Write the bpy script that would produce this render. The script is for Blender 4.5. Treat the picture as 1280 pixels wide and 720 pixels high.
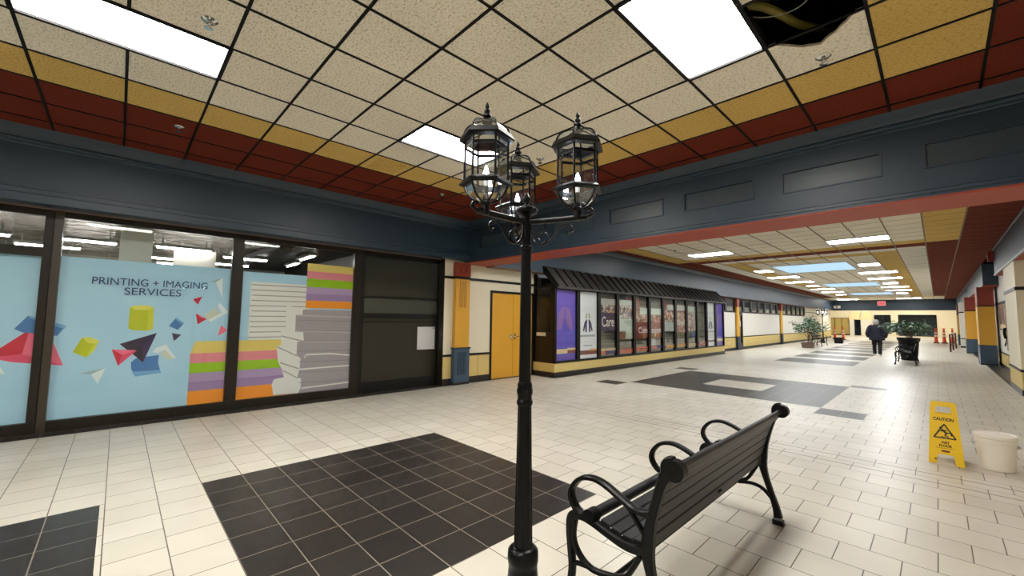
import bpy, bmesh, math, random
from mathutils import Vector, Matrix

for o in list(bpy.data.objects):
    bpy.data.objects.remove(o, do_unlink=True)
SC = bpy.context.scene
COL = SC.collection
random.seed(7)

# ------------------------------------------------------------------ camera
FPX, YAW, PITCH, ROLL = 510.44, 0.80535763, 0.07329093, 0.0132993
cy, sy = math.cos(YAW), math.sin(YAW)
r = Vector((cy, sy, 0)); f = Vector((-sy, cy, 0)); u = Vector((0, 0, 1))
f2 = f*math.cos(PITCH)+u*math.sin(PITCH); u2 = u*math.cos(PITCH)-f*math.sin(PITCH)
r3 = r*math.cos(ROLL)+u2*math.sin(ROLL); u3 = u2*math.cos(ROLL)-r*math.sin(ROLL)
cd = bpy.data.cameras.new('camera'); cd.sensor_width = 36; cd.sensor_fit = 'HORIZONTAL'
cd.lens = FPX/1280*36; cd.clip_start = .05; cd.clip_end = 300
cam = bpy.data.objects.new('camera', cd); COL.objects.link(cam)
m = Matrix((r3, u3, -f2)).transposed().to_4x4(); m.translation = (0, 0, 1.5)
cam.matrix_world = m
SC.camera = cam

# ------------------------------------------------------------------ world, exposure, lamp strengths
w = bpy.data.worlds.new('world'); SC.world = w; w.use_nodes = True
w.node_tree.nodes['Background'].inputs[0].default_value = (.9, .95, 1, 1)
w.node_tree.nodes['Background'].inputs[1].default_value = .1
SC.view_settings.view_transform = 'Standard'; SC.view_settings.look = 'None'
SC.view_settings.gamma = 1; SC.view_settings.use_curve_mapping = False
SC.view_settings.exposure = 0.18
TROFFER = 33.0       # fluorescent diffusers of the near hall
TROFFER_FAR = 30.0    # fluorescent diffusers further down the hall
SKYL = 1.0           # frosted skylight panels
SHOP = 34.0          # tubes inside the printing shop
FAREND = 22.0         # lamps of the cross hall at the end
BULB = 60.0

# ------------------------------------------------------------------ materials
def S(r, g, b):
    def c(v):
        v /= 255
        return v/12.92 if v <= .04045 else ((v+.055)/1.055)**2.4
    return (c(r), c(g), c(b), 1)
MATS = {}
def mat(name, col, rough=.6, metal=0, var=0, scale=20, bump=0, bscale=60, spec=.5, emit=None, est=0):
    if name in MATS: return MATS[name]
    m = bpy.data.materials.new(name); m.use_nodes = True; MATS[name] = m
    nt = m.node_tree; b = nt.nodes['Principled BSDF']
    b.inputs['Base Color'].default_value = col; b.inputs['Roughness'].default_value = rough
    b.inputs['Metallic'].default_value = metal; b.inputs['Specular IOR Level'].default_value = spec
    if emit:
        b.inputs['Emission Color'].default_value = emit; b.inputs['Emission Strength'].default_value = est
    g = None
    if var or bump:
        g = nt.nodes.new('ShaderNodeNewGeometry')
    if var:
        n = nt.nodes.new('ShaderNodeTexNoise'); n.inputs['Scale'].default_value = scale; n.inputs['Detail'].default_value = 4
        nt.links.new(g.outputs['Position'], n.inputs['Vector'])
        mx = nt.nodes.new('ShaderNodeMix'); mx.data_type = 'RGBA'
        mx.inputs[6].default_value = tuple(c*(1-var) for c in col[:3])+(1,)
        mx.inputs[7].default_value = tuple(min(1, c*(1+var)) for c in col[:3])+(1,)
        nt.links.new(n.outputs['Fac'], mx.inputs[0]); nt.links.new(mx.outputs[2], b.inputs['Base Color'])
    if bump:
        n2 = nt.nodes.new('ShaderNodeTexNoise'); n2.inputs['Scale'].default_value = bscale; n2.inputs['Detail'].default_value = 3
        nt.links.new(g.outputs['Position'], n2.inputs['Vector'])
        bp = nt.nodes.new('ShaderNodeBump'); bp.inputs['Strength'].default_value = bump; bp.inputs['Distance'].default_value = .01
        nt.links.new(n2.outputs['Fac'], bp.inputs['Height']); nt.links.new(bp.outputs[0], b.inputs['Normal'])
    return m
def emis(name, col, st):
    m = bpy.data.materials.new(name); m.use_nodes = True; nt = m.node_tree
    nt.nodes.remove(nt.nodes['Principled BSDF'])
    e = nt.nodes.new('ShaderNodeEmission'); e.inputs[0].default_value = col; e.inputs[1].default_value = st
    nt.links.new(e.outputs[0], nt.nodes['Material Output'].inputs[0]); MATS[name] = m
    return m
def glassy(name, tint, refl=.08, rough=.02):
    m = bpy.data.materials.new(name); m.use_nodes = True; nt = m.node_tree
    nt.nodes.remove(nt.nodes['Principled BSDF'])
    t = nt.nodes.new('ShaderNodeBsdfTransparent'); t.inputs[0].default_value = tint
    g = nt.nodes.new('ShaderNodeBsdfGlossy'); g.inputs['Roughness'].default_value = rough; g.inputs[0].default_value = (1, 1, 1, 1)
    fr = nt.nodes.new('ShaderNodeLayerWeight'); fr.inputs[0].default_value = .15
    mp = nt.nodes.new('ShaderNodeMath'); mp.operation = 'MULTIPLY_ADD'; mp.inputs[1].default_value = .22; mp.inputs[2].default_value = refl
    nt.links.new(fr.outputs['Fresnel'], mp.inputs[0])
    mx = nt.nodes.new('ShaderNodeMixShader')
    nt.links.new(mp.outputs[0], mx.inputs[0]); nt.links.new(t.outputs[0], mx.inputs[1]); nt.links.new(g.outputs[0], mx.inputs[2])
    nt.links.new(mx.outputs[0], nt.nodes['Material Output'].inputs[0]); MATS[name] = m
    return m

def floor_material():
    m = bpy.data.materials.new('floor_tiles'); m.use_nodes = True; nt = m.node_tree; N = nt.nodes; L = nt.links
    b = N['Principled BSDF']
    g = N.new('ShaderNodeNewGeometry'); sp = N.new('ShaderNodeSeparateXYZ'); L.new(g.outputs['Position'], sp.inputs[0])
    def M(op, a, bb=None):
        n = N.new('ShaderNodeMath'); n.operation = op
        for i, v in enumerate((a, bb)):
            if v is None: continue
            if isinstance(v, (int, float)): n.inputs[i].default_value = v
            else: L.new(v, n.inputs[i])
        return n.outputs[0]
    X, Y = sp.outputs[0], sp.outputs[1]
    def rect(x0, x1, y0, y1):
        return M('MULTIPLY', M('MULTIPLY', M('GREATER_THAN', X, x0), M('LESS_THAN', X, x1)),
                 M('MULTIPLY', M('GREATER_THAN', Y, y0), M('LESS_THAN', Y, y1)))
    dark = None
    R = [(-4.602, -2.098, .624, 3.056), (-4.602, -2.098, -2.4, -.013), (-5.2, -1.49, 9.0, 12.42), (-5.77, -5.19, 8.36, 8.88),
         (-5.77, -5.19, 12.6, 13.12), (-1.49, -.86, 8.36, 8.97), (-1.49, -.86, 12.38, 12.75),
         (-9, -7.48, -9, 5.45), (-9, -7.5, 5.4, 8.1), (-9, -6.72, 7.98, 20.4), (1.17, 3, 15.5, 60), (-9, -7.2, 20, 52)]
    for k in range(9): R.append((-4.45, -2.08, 18.35+k*3, 20.45+k*3))
    for q in R:
        t = rect(*q); dark = t if dark is None else M('MAXIMUM', dark, t)
    hole = rect(-3.93, -2.7, 10.1, 11.3)
    dark = M('MULTIPLY', dark, M('SUBTRACT', 1, hole))
    mp = N.new('ShaderNodeCombineXYZ'); L.new(M('ADD', X, 2.098+.313*60), mp.inputs[0]); L.new(M('ADD', Y, -1.84+.304*60), mp.inputs[1])
    def brick(off, c1, c2, mo, ms):
        n = N.new('ShaderNodeTexBrick'); n.offset = off; n.offset_frequency = 2; n.squash = 1
        n.inputs['Scale'].default_value = 1; n.inputs['Mortar Size'].default_value = ms; n.inputs['Mortar Smooth'].default_value = .1
        n.inputs['Brick Width'].default_value = .313; n.inputs['Row Height'].default_value = .304
        n.inputs['Color1'].default_value = c1; n.inputs['Color2'].default_value = c2; n.inputs['Mortar'].default_value = mo
        L.new(mp.outputs[0], n.inputs['Vector']); return n
    br = brick(.5, S(208, 203, 190), S(199, 194, 180), S(96, 88, 77), .0035)
    bd = brick(0, S(45, 42, 40), S(51, 48, 45), S(136, 128, 116), .0035)
    no = N.new('ShaderNodeTexNoise'); no.inputs['Scale'].default_value = 1.3; no.inputs['Detail'].default_value = 5
    L.new(g.outputs['Position'], no.inputs['Vector'])
    mx = N.new('ShaderNodeMix'); mx.data_type = 'RGBA'; L.new(dark, mx.inputs[0]); L.new(br.outputs['Color'], mx.inputs[6]); L.new(bd.outputs['Color'], mx.inputs[7])
    # expansion joints across the hall
    j = M('MAXIMUM', rect(-7.48, 3, 5.655, 5.672), rect(-7.48, 3, 5.955, 5.972))
    mj = N.new('ShaderNodeMix'); mj.data_type = 'RGBA'; L.new(j, mj.inputs[0]); L.new(mx.outputs[2], mj.inputs[6]); mj.inputs[7].default_value = S(92, 84, 78)
    # wear
    mw = N.new('ShaderNodeMix'); mw.data_type = 'RGBA'; mw.blend_type = 'MULTIPLY'; mw.inputs[0].default_value = 1
    rp = N.new('ShaderNodeValToRGB'); rp.color_ramp.elements[0].position = .3; rp.color_ramp.elements[0].color = (.88, .87, .86, 1)
    rp.color_ramp.elements[1].position = .65; rp.color_ramp.elements[1].color = (1, 1, 1, 1)
    L.new(no.outputs['Fac'], rp.inputs[0]); L.new(mj.outputs[2], mw.inputs[6]); L.new(rp.outputs[0], mw.inputs[7])
    L.new(mw.outputs[2], b.inputs['Base Color'])
    rr = N.new('ShaderNodeMapRange'); rr.inputs['To Min'].default_value = .29; rr.inputs['To Max'].default_value = .35
    L.new(no.outputs['Fac'], rr.inputs[0]); L.new(rr.outputs[0], b.inputs['Roughness'])
    b.inputs['Specular IOR Level'].default_value = .2
    bp = N.new('ShaderNodeBump'); bp.inputs['Strength'].default_value = .12; bp.inputs['Distance'].default_value = .003; bp.invert = True
    mf = N.new('ShaderNodeMix'); mf.data_type = 'FLOAT'; L.new(dark, mf.inputs[0]); L.new(br.outputs['Fac'], mf.inputs[2]); L.new(bd.outputs['Fac'], mf.inputs[3]); L.new(mf.outputs[0], bp.inputs['Height']); L.new(bp.outputs[0], b.inputs['Normal'])
    MATS['floor_tiles'] = m
    return m

def acoustic(name, col, dk, strength=.5):
    """fissured mineral-fibre ceiling tile"""
    m = bpy.data.materials.new(name); m.use_nodes = True; nt = m.node_tree; N = nt.nodes; L = nt.links
    b = N['Principled BSDF']; b.inputs['Roughness'].default_value = .9; b.inputs['Specular IOR Level'].default_value = .15
    g = N.new('ShaderNodeNewGeometry')
    mpp = N.new('ShaderNodeMapping'); mpp.inputs['Scale'].default_value = (1, 1.5, 1); L.new(g.outputs['Position'], mpp.inputs[0])
    n = N.new('ShaderNodeTexNoise'); n.inputs['Scale'].default_value = 42; n.inputs['Detail'].default_value = 5; n.inputs['Roughness'].default_value = .65
    L.new(mpp.outputs[0], n.inputs['Vector'])
    rp = N.new('ShaderNodeValToRGB'); rp.color_ramp.elements[0].position = .36; rp.color_ramp.elements[0].color = dk
    rp.color_ramp.elements[1].position = .5; rp.color_ramp.elements[1].color = col
    L.new(n.outputs['Fac'], rp.inputs[0])
    n3 = N.new('ShaderNodeTexNoise'); n3.inputs['Scale'].default_value = .9; L.new(g.outputs['Position'], n3.inputs['Vector'])
    mr = N.new('ShaderNodeMapRange'); mr.inputs['To Min'].default_value = .86; mr.inputs['To Max'].default_value = 1.1; L.new(n3.outputs['Fac'], mr.inputs[0])
    mm = N.new('ShaderNodeMix'); mm.data_type = 'RGBA'; mm.blend_type = 'MULTIPLY'; mm.inputs[0].default_value = 1
    L.new(rp.outputs[0], mm.inputs[6]); L.new(mr.outputs[0], mm.inputs[7]); L.new(mm.outputs[2], b.inputs['Base Color'])
    bp = N.new('ShaderNodeBump'); bp.inputs['Strength'].default_value = strength; bp.inputs['Distance'].default_value = .006
    L.new(n.outputs['Fac'], bp.inputs['Height']); L.new(bp.outputs[0], b.inputs['Normal'])
    MATS[name] = m
    return m

def photo_mat(name, cols, scale):
    """mottled crowd-photo print: cells of several colours"""
    m = bpy.data.materials.new(name); m.use_nodes = True; nt = m.node_tree; N = nt.nodes; L = nt.links
    b = N['Principled BSDF']; b.inputs['Roughness'].default_value = .4
    g = N.new('ShaderNodeNewGeometry')
    v = N.new('ShaderNodeTexVoronoi'); v.inputs['Scale'].default_value = scale; L.new(g.outputs['Position'], v.inputs['Vector'])
    sp = N.new('ShaderNodeSeparateColor'); L.new(v.outputs['Color'], sp.inputs[0])
    rp = N.new('ShaderNodeValToRGB'); cr = rp.color_ramp; cr.interpolation = 'CONSTANT'
    while len(cr.elements) < len(cols): cr.elements.new(.5)
    for i, c in enumerate(cols):
        cr.elements[i].position = i/len(cols); cr.elements[i].color = c
    L.new(sp.outputs[0], rp.inputs[0]); L.new(rp.outputs[0], b.inputs['Base Color'])
    MATS[name] = m
    return m

M = MATS
floor_material()
acoustic('tile_cream', S(244, 236, 218), S(200, 188, 164), .4)
acoustic('tile_white', S(236, 230, 217), S(214, 206, 190), .2)
acoustic('tile_yellow', S(216, 182, 106), S(182, 146, 78), .4)
acoustic('tile_red', S(112, 46, 30), S(96, 38, 25), .15)
mat('grid_black', S(14, 12, 11), .6, spec=.2)
mat('grid_tan', S(120, 100, 76), .6)
mat('fascia_blue', S(44, 62, 77), .42, var=.06, scale=3)
mat('fascia_panel', S(56, 70, 79), .35)
mat('trim_light', S(140, 150, 156), .4)
mat('soffit_red', S(158, 60, 36), .55, var=.05, scale=30)
mat('soffit_pink', S(132, 106, 98), .5)
mat('wall_cream', S(226, 217, 192), .55, var=.02, scale=4)
mat('wall_white', S(214, 211, 201), .5)
mat('wainscot', S(214, 190, 120), .5, var=.05, scale=8)
mat('gold', S(214, 160, 50), .42, var=.03, scale=5)
mat('gold_dark', S(160, 112, 30), .5)
mat('door_gold', S(220, 164, 52), .35, var=.03, scale=3)
mat('base_blue', S(58, 80, 100), .45)
mat('base_blue_dark', S(34, 50, 66), .5)
mat('cap_red', S(140, 54, 36), .5)
mat('black_trim', S(13, 11, 10), .4, spec=.35)
mat('base_black', S(38, 35, 33), .35)
mat('bronze', S(34, 29, 23), .35, spec=.3)
mat('bronze_light', S(54, 46, 36), .35)
mat('black_panel', S(38, 35, 26), .3)
mat('dark_glass', S(52, 54, 48), .12)
mat('dark_glass_low', S(66, 70, 64), .15)
mat('paper', S(206, 206, 206), .6)
mat('iron_black', S(7, 7, 8), .3, spec=.2, bump=.08, bscale=120)
mat('bench_metal', S(9, 9, 10), .36, spec=.2)
mat('slat_paint', S(22, 22, 24), .42, spec=.4)
mat('slat_back', S(58, 54, 50), .45)
mat('chrome', S(210, 210, 205), .15, 1)
mat('brass_dark', S(150, 130, 90), .3, 1)
mat('sign_yellow', S(238, 196, 12), .4)
mat('sign_black', S(20, 18, 16), .5)
mat('sign_red', S(120, 50, 30), .5)
mat('bucket_white', S(232, 226, 214), .4)
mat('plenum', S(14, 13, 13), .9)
mat('plenum_pipe', S(52, 38, 36), .7)
mat('flex_yellow', S(120, 110, 44), .6)
mat('wire_grey', S(150, 148, 140), .5)
mat('torn_edge', S(168, 156, 132), .9)
mat('awning', S(58, 55, 52), .5)
mat('awning_rib', S(20, 19, 18), .5)
mat('purple', S(112, 90, 190), .35)
mat('purple_deep', S(102, 94, 200), .35)
mat('purple_mauve', S(146, 106, 170), .35)
mat('poster_white', S(244, 245, 248), .35)
mat('logo_navy', S(50, 38, 92), .4)
mat('logo_olive', S(170, 168, 60), .4)
mat('text_white', S(240, 240, 240), .5)
mat('text_grey', S(150, 150, 160), .5)
mat('text_navy', S(18, 52, 108), .5)
mat('dark_red', S(134, 44, 38), .35)
mat('stripe_cream', S(232, 206, 160), .4)
mat('stripe_brown', S(134, 74, 64), .4)
mat('stripe_orange', S(228, 116, 72), .4)
mat('stripe_amber', S(236, 176, 96), .4)
mat('stripe_navy', S(58, 52, 120), .4)
mat('stripe_rose', S(214, 104, 92), .4)
mat('mint', S(208, 220, 210), .4)
mat('pale_grey', S(200, 202, 200), .4)
mat('blue_sq', S(36, 88, 140), .4)
mat('brown_print', S(150, 92, 74), .4, var=.3, scale=14)
mat('shutter', S(168, 164, 148), .45)
mat('shutter_dark', S(100, 97, 86), .5)
mat('store_inside', S(60, 55, 48), .8)
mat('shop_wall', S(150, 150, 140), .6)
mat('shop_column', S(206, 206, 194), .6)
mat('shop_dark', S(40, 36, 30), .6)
photo_mat('poster_print', [S(120, 88, 72), S(160, 130, 108), S(92, 66, 58), S(134, 104, 84)], 3)
mat('night_blue', S(96, 110, 126), .8, var=.5, scale=2)
photo_mat('photo_faces', [S(196, 160, 138), S(90, 70, 66), S(214, 208, 204), S(120, 110, 128), S(170, 120, 98), S(230, 226, 222)], 14)
photo_mat('photo_warm', [S(170, 104, 84), S(206, 190, 180), S(150, 90, 70), S(120, 80, 70), S(196, 150, 126)], 9)
for n, c in dict(decal_blue=(170, 213, 236), pyr_dark=(206, 34, 66), pyr_mid=(226, 74, 112), pyr_light=(240, 108, 140), white=(226, 236, 240), white_grey=(160, 186, 200),
                 blue_mid=(62, 120, 184), blue_light=(110, 168, 216), lime=(186, 196, 18), lime_light=(222, 218, 90), lime_mid=(206, 210, 54), cream=(206, 212, 196),
                 navy=(40, 26, 66), navy_mid=(58, 40, 88), navy_dark=(28, 18, 48), st_yellow=(226, 204, 112), st_pink=(226, 138, 150), st_green=(150, 196, 20),
                 st_lilac=(176, 152, 192), st_purple=(156, 128, 176), st_orange=(246, 152, 30), sheet=(226, 226, 222), sheet_line=(164, 162, 158),
                 stack_grey=(162, 154, 160), stack_light=(182, 176, 180), stack_line=(140, 132, 140)).items():
    mat(n, S(*c), .3)
glassy('pane_glass', (.96, .97, .965, 1), .015)
glassy('pane_glass_store', (.95, .96, .95, 1), .015)
glassy('lantern_glass', (.92, .95, .97, 1), .13, .04)
emis('tube_white', (1, .975, .93, 1), TROFFER)
emis('tube_far', (.96, .98, 1, 1), TROFFER_FAR)
emis('skylight_panel', S(186, 220, 244), SKYL)
emis('shop_tube', (1, .97, .92, 1), SHOP)
emis('end_tube', (1, .93, .8, 1), FAREND)
emis('bulb_glow', (.85, .92, 1, 1), BULB)
emis('far_bulb', (1, 1, 1, 1), 6)
emis('exit_glow', S(250, 120, 120), 1.0)

# ------------------------------------------------------------------ mesh builder
ORG = {}
class MB:
    def __init__(s):
        s.bm = bmesh.new(); s.mi = 0; s.names = []
    def use(s, name):
        if name not in s.names: s.names.append(name)
        s.mi = s.names.index(name); return s
    def face(s, pts):
        vs = [s.bm.verts.new(p) for p in pts]
        try: fc = s.bm.faces.new(vs)
        except ValueError: return None
        fc.material_index = s.mi; return fc
    def box(s, x0, x1, y0, y1, z0, z1):
        P = [(x0, y0, z0), (x1, y0, z0), (x1, y1, z0), (x0, y1, z0), (x0, y0, z1), (x1, y0, z1), (x1, y1, z1), (x0, y1, z1)]
        v = [s.bm.verts.new(p) for p in P]
        for q in ((3, 2, 1, 0), (4, 5, 6, 7), (0, 1, 5, 4), (1, 2, 6, 5), (2, 3, 7, 6), (3, 0, 4, 7)):
            fc = s.bm.faces.new([v[i] for i in q]); fc.material_index = s.mi
        return s
    def rbox(s, c, ax, ay, az):
        """box from centre and three half-axis vectors"""
        c = Vector(c); ax = Vector(ax); ay = Vector(ay); az = Vector(az)
        v = [s.bm.verts.new(c+ax*i+ay*j+az*k) for k in (-1, 1) for (i, j) in ((-1, -1), (1, -1), (1, 1), (-1, 1))]
        for q in ((3, 2, 1, 0), (4, 5, 6, 7), (0, 1, 5, 4), (1, 2, 6, 5), (2, 3, 7, 6), (3, 0, 4, 7)):
            fc = s.bm.faces.new([v[i] for i in q]); fc.material_index = s.mi
        return s
    def rings(s, rings, cap=True, closed=False):
        R = [[s.bm.verts.new(p) for p in rg] for rg in rings]; n = len(R[0])
        pairs = list(zip(R[:-1], R[1:]))
        if closed: pairs.append((R[-1], R[0]))
        for a, b in pairs:
            for i in range(n):
                try:
                    fc = s.bm.faces.new((a[i], a[(i+1) % n], b[(i+1) % n], b[i])); fc.material_index = s.mi
                except ValueError: pass
        if cap and not closed:
            for rg, rev in ((R[0], True), (R[-1], False)):
                try:
                    fc = s.bm.faces.new(rg[::-1] if rev else rg); fc.material_index = s.mi
                except ValueError: pass
        return s
    def lathe(s, prof, c=(0, 0, 0), n=20, ph=0, cap=True, sx=1, sy=1):
        c = Vector(c)
        return s.rings([[c+Vector((max(rr, .0004)*math.cos(ph+2*math.pi*i/n)*sx, max(rr, .0004)*math.sin(ph+2*math.pi*i/n)*sy, z)) for i in range(n)] for rr, z in prof], cap)
    def cyl(s, p0, p1, r0, r1=None, n=12, cap=True):
        p0 = Vector(p0); p1 = Vector(p1); d = (p1-p0).normalized(); r1 = r0 if r1 is None else r1
        a = d.orthogonal().normalized(); b = d.cross(a)
        return s.rings([[p+(a*math.cos(2*math.pi*i/n)+b*math.sin(2*math.pi*i/n))*rr for i in range(n)] for p, rr in ((p0, r0), (p1, r1))], cap)
    def tube(s, pts, rad, n=8, smooth=0):
        if smooth: pts = spline(pts, smooth)
        pts = [Vector(p) for p in pts]; out = []; up = None
        for i, p in enumerate(pts):
            d = (pts[min(i+1, len(pts)-1)]-pts[max(i-1, 0)]).normalized()
            if up is None: up = d.orthogonal().normalized()
            up = (up-d*up.dot(d)); up = up.normalized() if up.length > 1e-6 else d.orthogonal().normalized()
            b = d.cross(up); rr = rad[i*(len(rad)-1)//max(1, len(pts)-1)] if isinstance(rad, (list, tuple)) else rad
            out.append([p+(up*math.cos(2*math.pi*k/n)+b*math.sin(2*math.pi*k/n))*rr for k in range(n)])
        return s.rings(out)
    def bar(s, pts, side, hw, hh, smooth=6, closed=False):
        """rounded flat bar swept along pts; side = constant side vector, hw half width along side, hh half height (number or list)"""
        if smooth: pts = spline(pts, smooth, closed)
        pts = [Vector(p) for p in pts]; side = Vector(side).normalized(); out = []; L = len(pts)
        for i, p in enumerate(pts):
            d = (pts[(i+1) % L]-pts[i-1]) if closed else (pts[min(i+1, L-1)]-pts[max(i-1, 0)])
            d.normalize(); nn = d.cross(side).normalized()
            if isinstance(hh, (list, tuple)):
                t = i/(L-1)*(len(hh)-1); k = min(int(t), len(hh)-2); h = hh[k]+(hh[k+1]-hh[k])*(t-k)
            else: h = hh
            c = .35
            prof = [(-1, -1+c), (-1+c, -1), (1-c, -1), (1, -1+c), (1, 1-c), (1-c, 1), (-1+c, 1), (-1, 1-c)]
            out.append([p+side*hw*a+nn*h*b for a, b in prof])
        return s.rings(out, True, closed)
    def prism(s, pts, d):
        """polygon extruded by vector d"""
        d = Vector(d); a = [s.bm.verts.new(Vector(p)) for p in pts]; b = [s.bm.verts.new(Vector(p)+d) for p in pts]; n = len(a)
        for i in range(n):
            fc = s.bm.faces.new((a[i], a[(i+1) % n], b[(i+1) % n], b[i])); fc.material_index = s.mi
        for q in (a[::-1], b):
            fc = s.bm.faces.new(q); fc.material_index = s.mi
        return s
    def build(s, name, parent=None, mats=None, smooth=False, org=None, bevel=0, label=None):
        bm = s.bm
        if bevel:
            bmesh.ops.bevel(bm, geom=[e for e in bm.edges if e.is_manifold and e.calc_face_angle(0) > .6], offset=bevel, segments=1, affect='EDGES', clamp_overlap=True)
        bmesh.ops.recalc_face_normals(bm, faces=bm.faces)
        o0 = Vector(ORG.get(parent.name, (0, 0, 0))) if parent else Vector(org or (0, 0, 0))
        if o0.length: bmesh.ops.translate(bm, verts=bm.verts, vec=-o0)
        me = bpy.data.meshes.new(name); bm.to_mesh(me); bm.free()
        if mats: s.names = [mats] if isinstance(mats, str) else mats
        for nm in s.names: me.materials.append(MATS[nm])
        if smooth:
            for p in me.polygons: p.use_smooth = True
            try: me.set_sharp_from_angle(angle=math.radians(40))
            except Exception: pass
        ob = bpy.data.objects.new(name, me); COL.objects.link(ob)
        if parent:
            ob.parent = parent; ORG[ob.name] = tuple(o0)
        else:
            ob.location = o0; ORG[ob.name] = tuple(o0)
        if label: ob['label'] = label
        return ob
def spline(pts, k=6, closed=False):
    P = [Vector(p) for p in pts]; n = len(P); out = []
    rng = range(n) if closed else range(n-1)
    for i in rng:
        if closed: a, b, c, d = P[i-1], P[i], P[(i+1) % n], P[(i+2) % n]
        else: a, b, c, d = P[max(i-1, 0)], P[i], P[i+1], P[min(i+2, n-1)]
        for j in range(k):
            t = j/k
            out.append(.5*((2*b)+(c-a)*t+(2*a-5*b+4*c-d)*t*t+(3*b-a-3*c+d)*t**3))
    if not closed: out.append(P[-1])
    return out
def tag(o, label, cat, group=None, kind=None):
    o['label'] = label; o['category'] = cat
    if group: o['group'] = group
    if kind: o['kind'] = kind
    return o
def thing(name, label, cat, loc=(0, 0, 0), group=None, rz=0):
    o = bpy.data.objects.new(name, None); COL.objects.link(o); o.location = loc; o.rotation_euler = (0, 0, rz); o.empty_display_size = .1
    ORG[o.name] = (0, 0, 0) if rz else tuple(loc)
    return tag(o, label, cat, group)
def struct(o, label=None):
    o['kind'] = 'structure'
    if label: o['label'] = label
    return o
KIDS = {}
def children_of(o):
    return [c for c in COL.objects if c.parent == o]
def dup(o, loc=None, rz=None, label=None, parent=None):
    c = o.copy(); COL.objects.link(c)
    if parent: c.parent = parent
    if loc is not None: c.location = loc
    if rz is not None: c.rotation_euler = (0, 0, rz)
    if label: c['label'] = label
    for ch in children_of(o): dup(ch, parent=c)
    return c
def text(s, name, parent, mname, centre, width, height, xdir=(0, 1, 0), ydir=(0, 0, 1), depth=.001, org=None, bold=0):
    cu = bpy.data.curves.new(name, 'FONT'); cu.body = s; cu.align_x = 'LEFT'; cu.extrude = 0; cu.offset = bold
    t = bpy.data.objects.new(name, cu); COL.objects.link(t)
    dg = bpy.context.evaluated_depsgraph_get(); me = bpy.data.meshes.new_from_object(t.evaluated_get(dg))
    bpy.data.objects.remove(t); bpy.data.curves.remove(cu)
    xs = [v.co.x for v in me.vertices]; ys = [v.co.y for v in me.vertices]
    x0, x1, y0, y1 = min(xs), max(xs), min(ys), max(ys)
    X = Vector(xdir).normalized(); Y = Vector(ydir).normalized(); c = Vector(centre)
    base = Vector(ORG.get(parent.name, (0, 0, 0))) if parent else Vector(org or (0, 0, 0))
    for v in me.vertices:
        v.co = c+X*((v.co.x-(x0+x1)/2)/(x1-x0)*width)+Y*((v.co.y-(y0+y1)/2)/(y1-y0)*height)-base
    me.materials.clear(); me.materials.append(MATS[mname]); me.name = name
    o = bpy.data.objects.new(name, me); COL.objects.link(o)
    if parent: o.parent = parent; ORG[o.name] = tuple(base)
    return o

# =================================================================== SETTING
CZ = 3.668
b = MB().use('floor_tiles'); b.box(-9.2, 3.2, -9.5, 66, -.06, 0)
struct(b.build('floor'), 'cream tiled hall floor with black tile panels and stripes')

# ---- near ceiling: every tile is a panel of the one ceiling mesh, black bars between
NX = [-2.685-.61*i for i in range(-9, 10)]; NY = [1.145+.61*j for j in range(-18, 9)]
X0, X1, Y0, Y1 = -7.25, 1.9, -9.2, 5.6
LIGHT_CELLS = {(2, 2), (2, 3), (2, -3), (2, -2), (2, -8), (2, -7), (-3, 2), (-3, 3), (-3, -3), (-3, -2), (-3, -8), (-3, -7)}
VENT_CELLS = {(4, 2), (6, 4)}
bc = MB()
for a in range(-9, 9):
    for j in range(-18, 8):
        xa, xb = max(X0, -2.685-.61*(a+1)), min(X1, -2.685-.61*a)
        ya, yb = max(Y0, 1.145+.61*j), min(Y1, 1.145+.61*(j+1))
        if xb-xa < .01 or yb-ya < .01 or (a, j) in LIGHT_CELLS or (a, j) in ((-4, 3), (-4, 4)): continue
        if a > 4 or a < -5 or j >= 6: mm = 'tile_red'
        elif a in (4, -5) or j == 5: mm = 'tile_yellow'
        else: mm = 'tile_cream'
        bc.use(mm).box(xa, xb, ya, yb, CZ, CZ+.015)
# broken tile with the ragged bite out of it
xa, xb, ya, yb = -2.685+.61*3, -2.685+.61*4, 1.145+.61*4, 1.145+.61*5
bite = []
rnd = random.Random(3)
for k in range(15):
    t = k/14; x = xa+.07+(xb-xa-.12)*t
    d = .30*math.sin(math.pi*min(1, t*.62+.38))*(1 if t < .93 else .6)*min(1, .12+t*1.9)
    bite.append((x, ya+d+rnd.uniform(-.012, .012)))
for (p, q) in zip(bite[:-1], bite[1:]):
    bc.use('tile_cream').prism([(p[0], p[1], CZ), (q[0], q[1], CZ), (q[0], yb, CZ), (p[0], yb, CZ)], (0, 0, .015))
    bc.use('torn_edge').prism([(p[0], p[1]-.012, CZ+.003), (q[0], q[1]-.012, CZ+.003), (q[0], q[1]+.002, CZ+.001), (p[0], p[1]+.002, CZ+.001)], (0, 0, .014))
bc.use('tile_cream').box(xa, bite[0][0], ya, yb, CZ, CZ+.015); bc.box(bite[-1][0], xb, ya, yb, CZ, CZ+.015)
struct(bc.build('ceiling'), 'suspended tile ceiling, cream field with yellow and red borders')
bg = MB().use('grid_black')
for x in NX:
    if X0 < x < X1: bg.box(x-.011, x+.011, Y0, Y1, CZ-.006, CZ+.004)
for k, y in enumerate(NY):
    if not Y0 < y < Y1: continue
    j = k-18; gaps = sorted(a for (a, jj) in LIGHT_CELLS if jj == j and (a, j-1) in LIGHT_CELLS)   # no bar across a light
    edges = [X0]
    for a in sorted(gaps, reverse=True): edges += [-2.685-.61*(a+1)+.013, -2.685-.61*a-.013]
    edges.append(X1)
    for q in range(0, len(edges), 2): bg.box(edges[q], edges[q+1], y-.011, y+.011, CZ-.007, CZ+.004)
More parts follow.
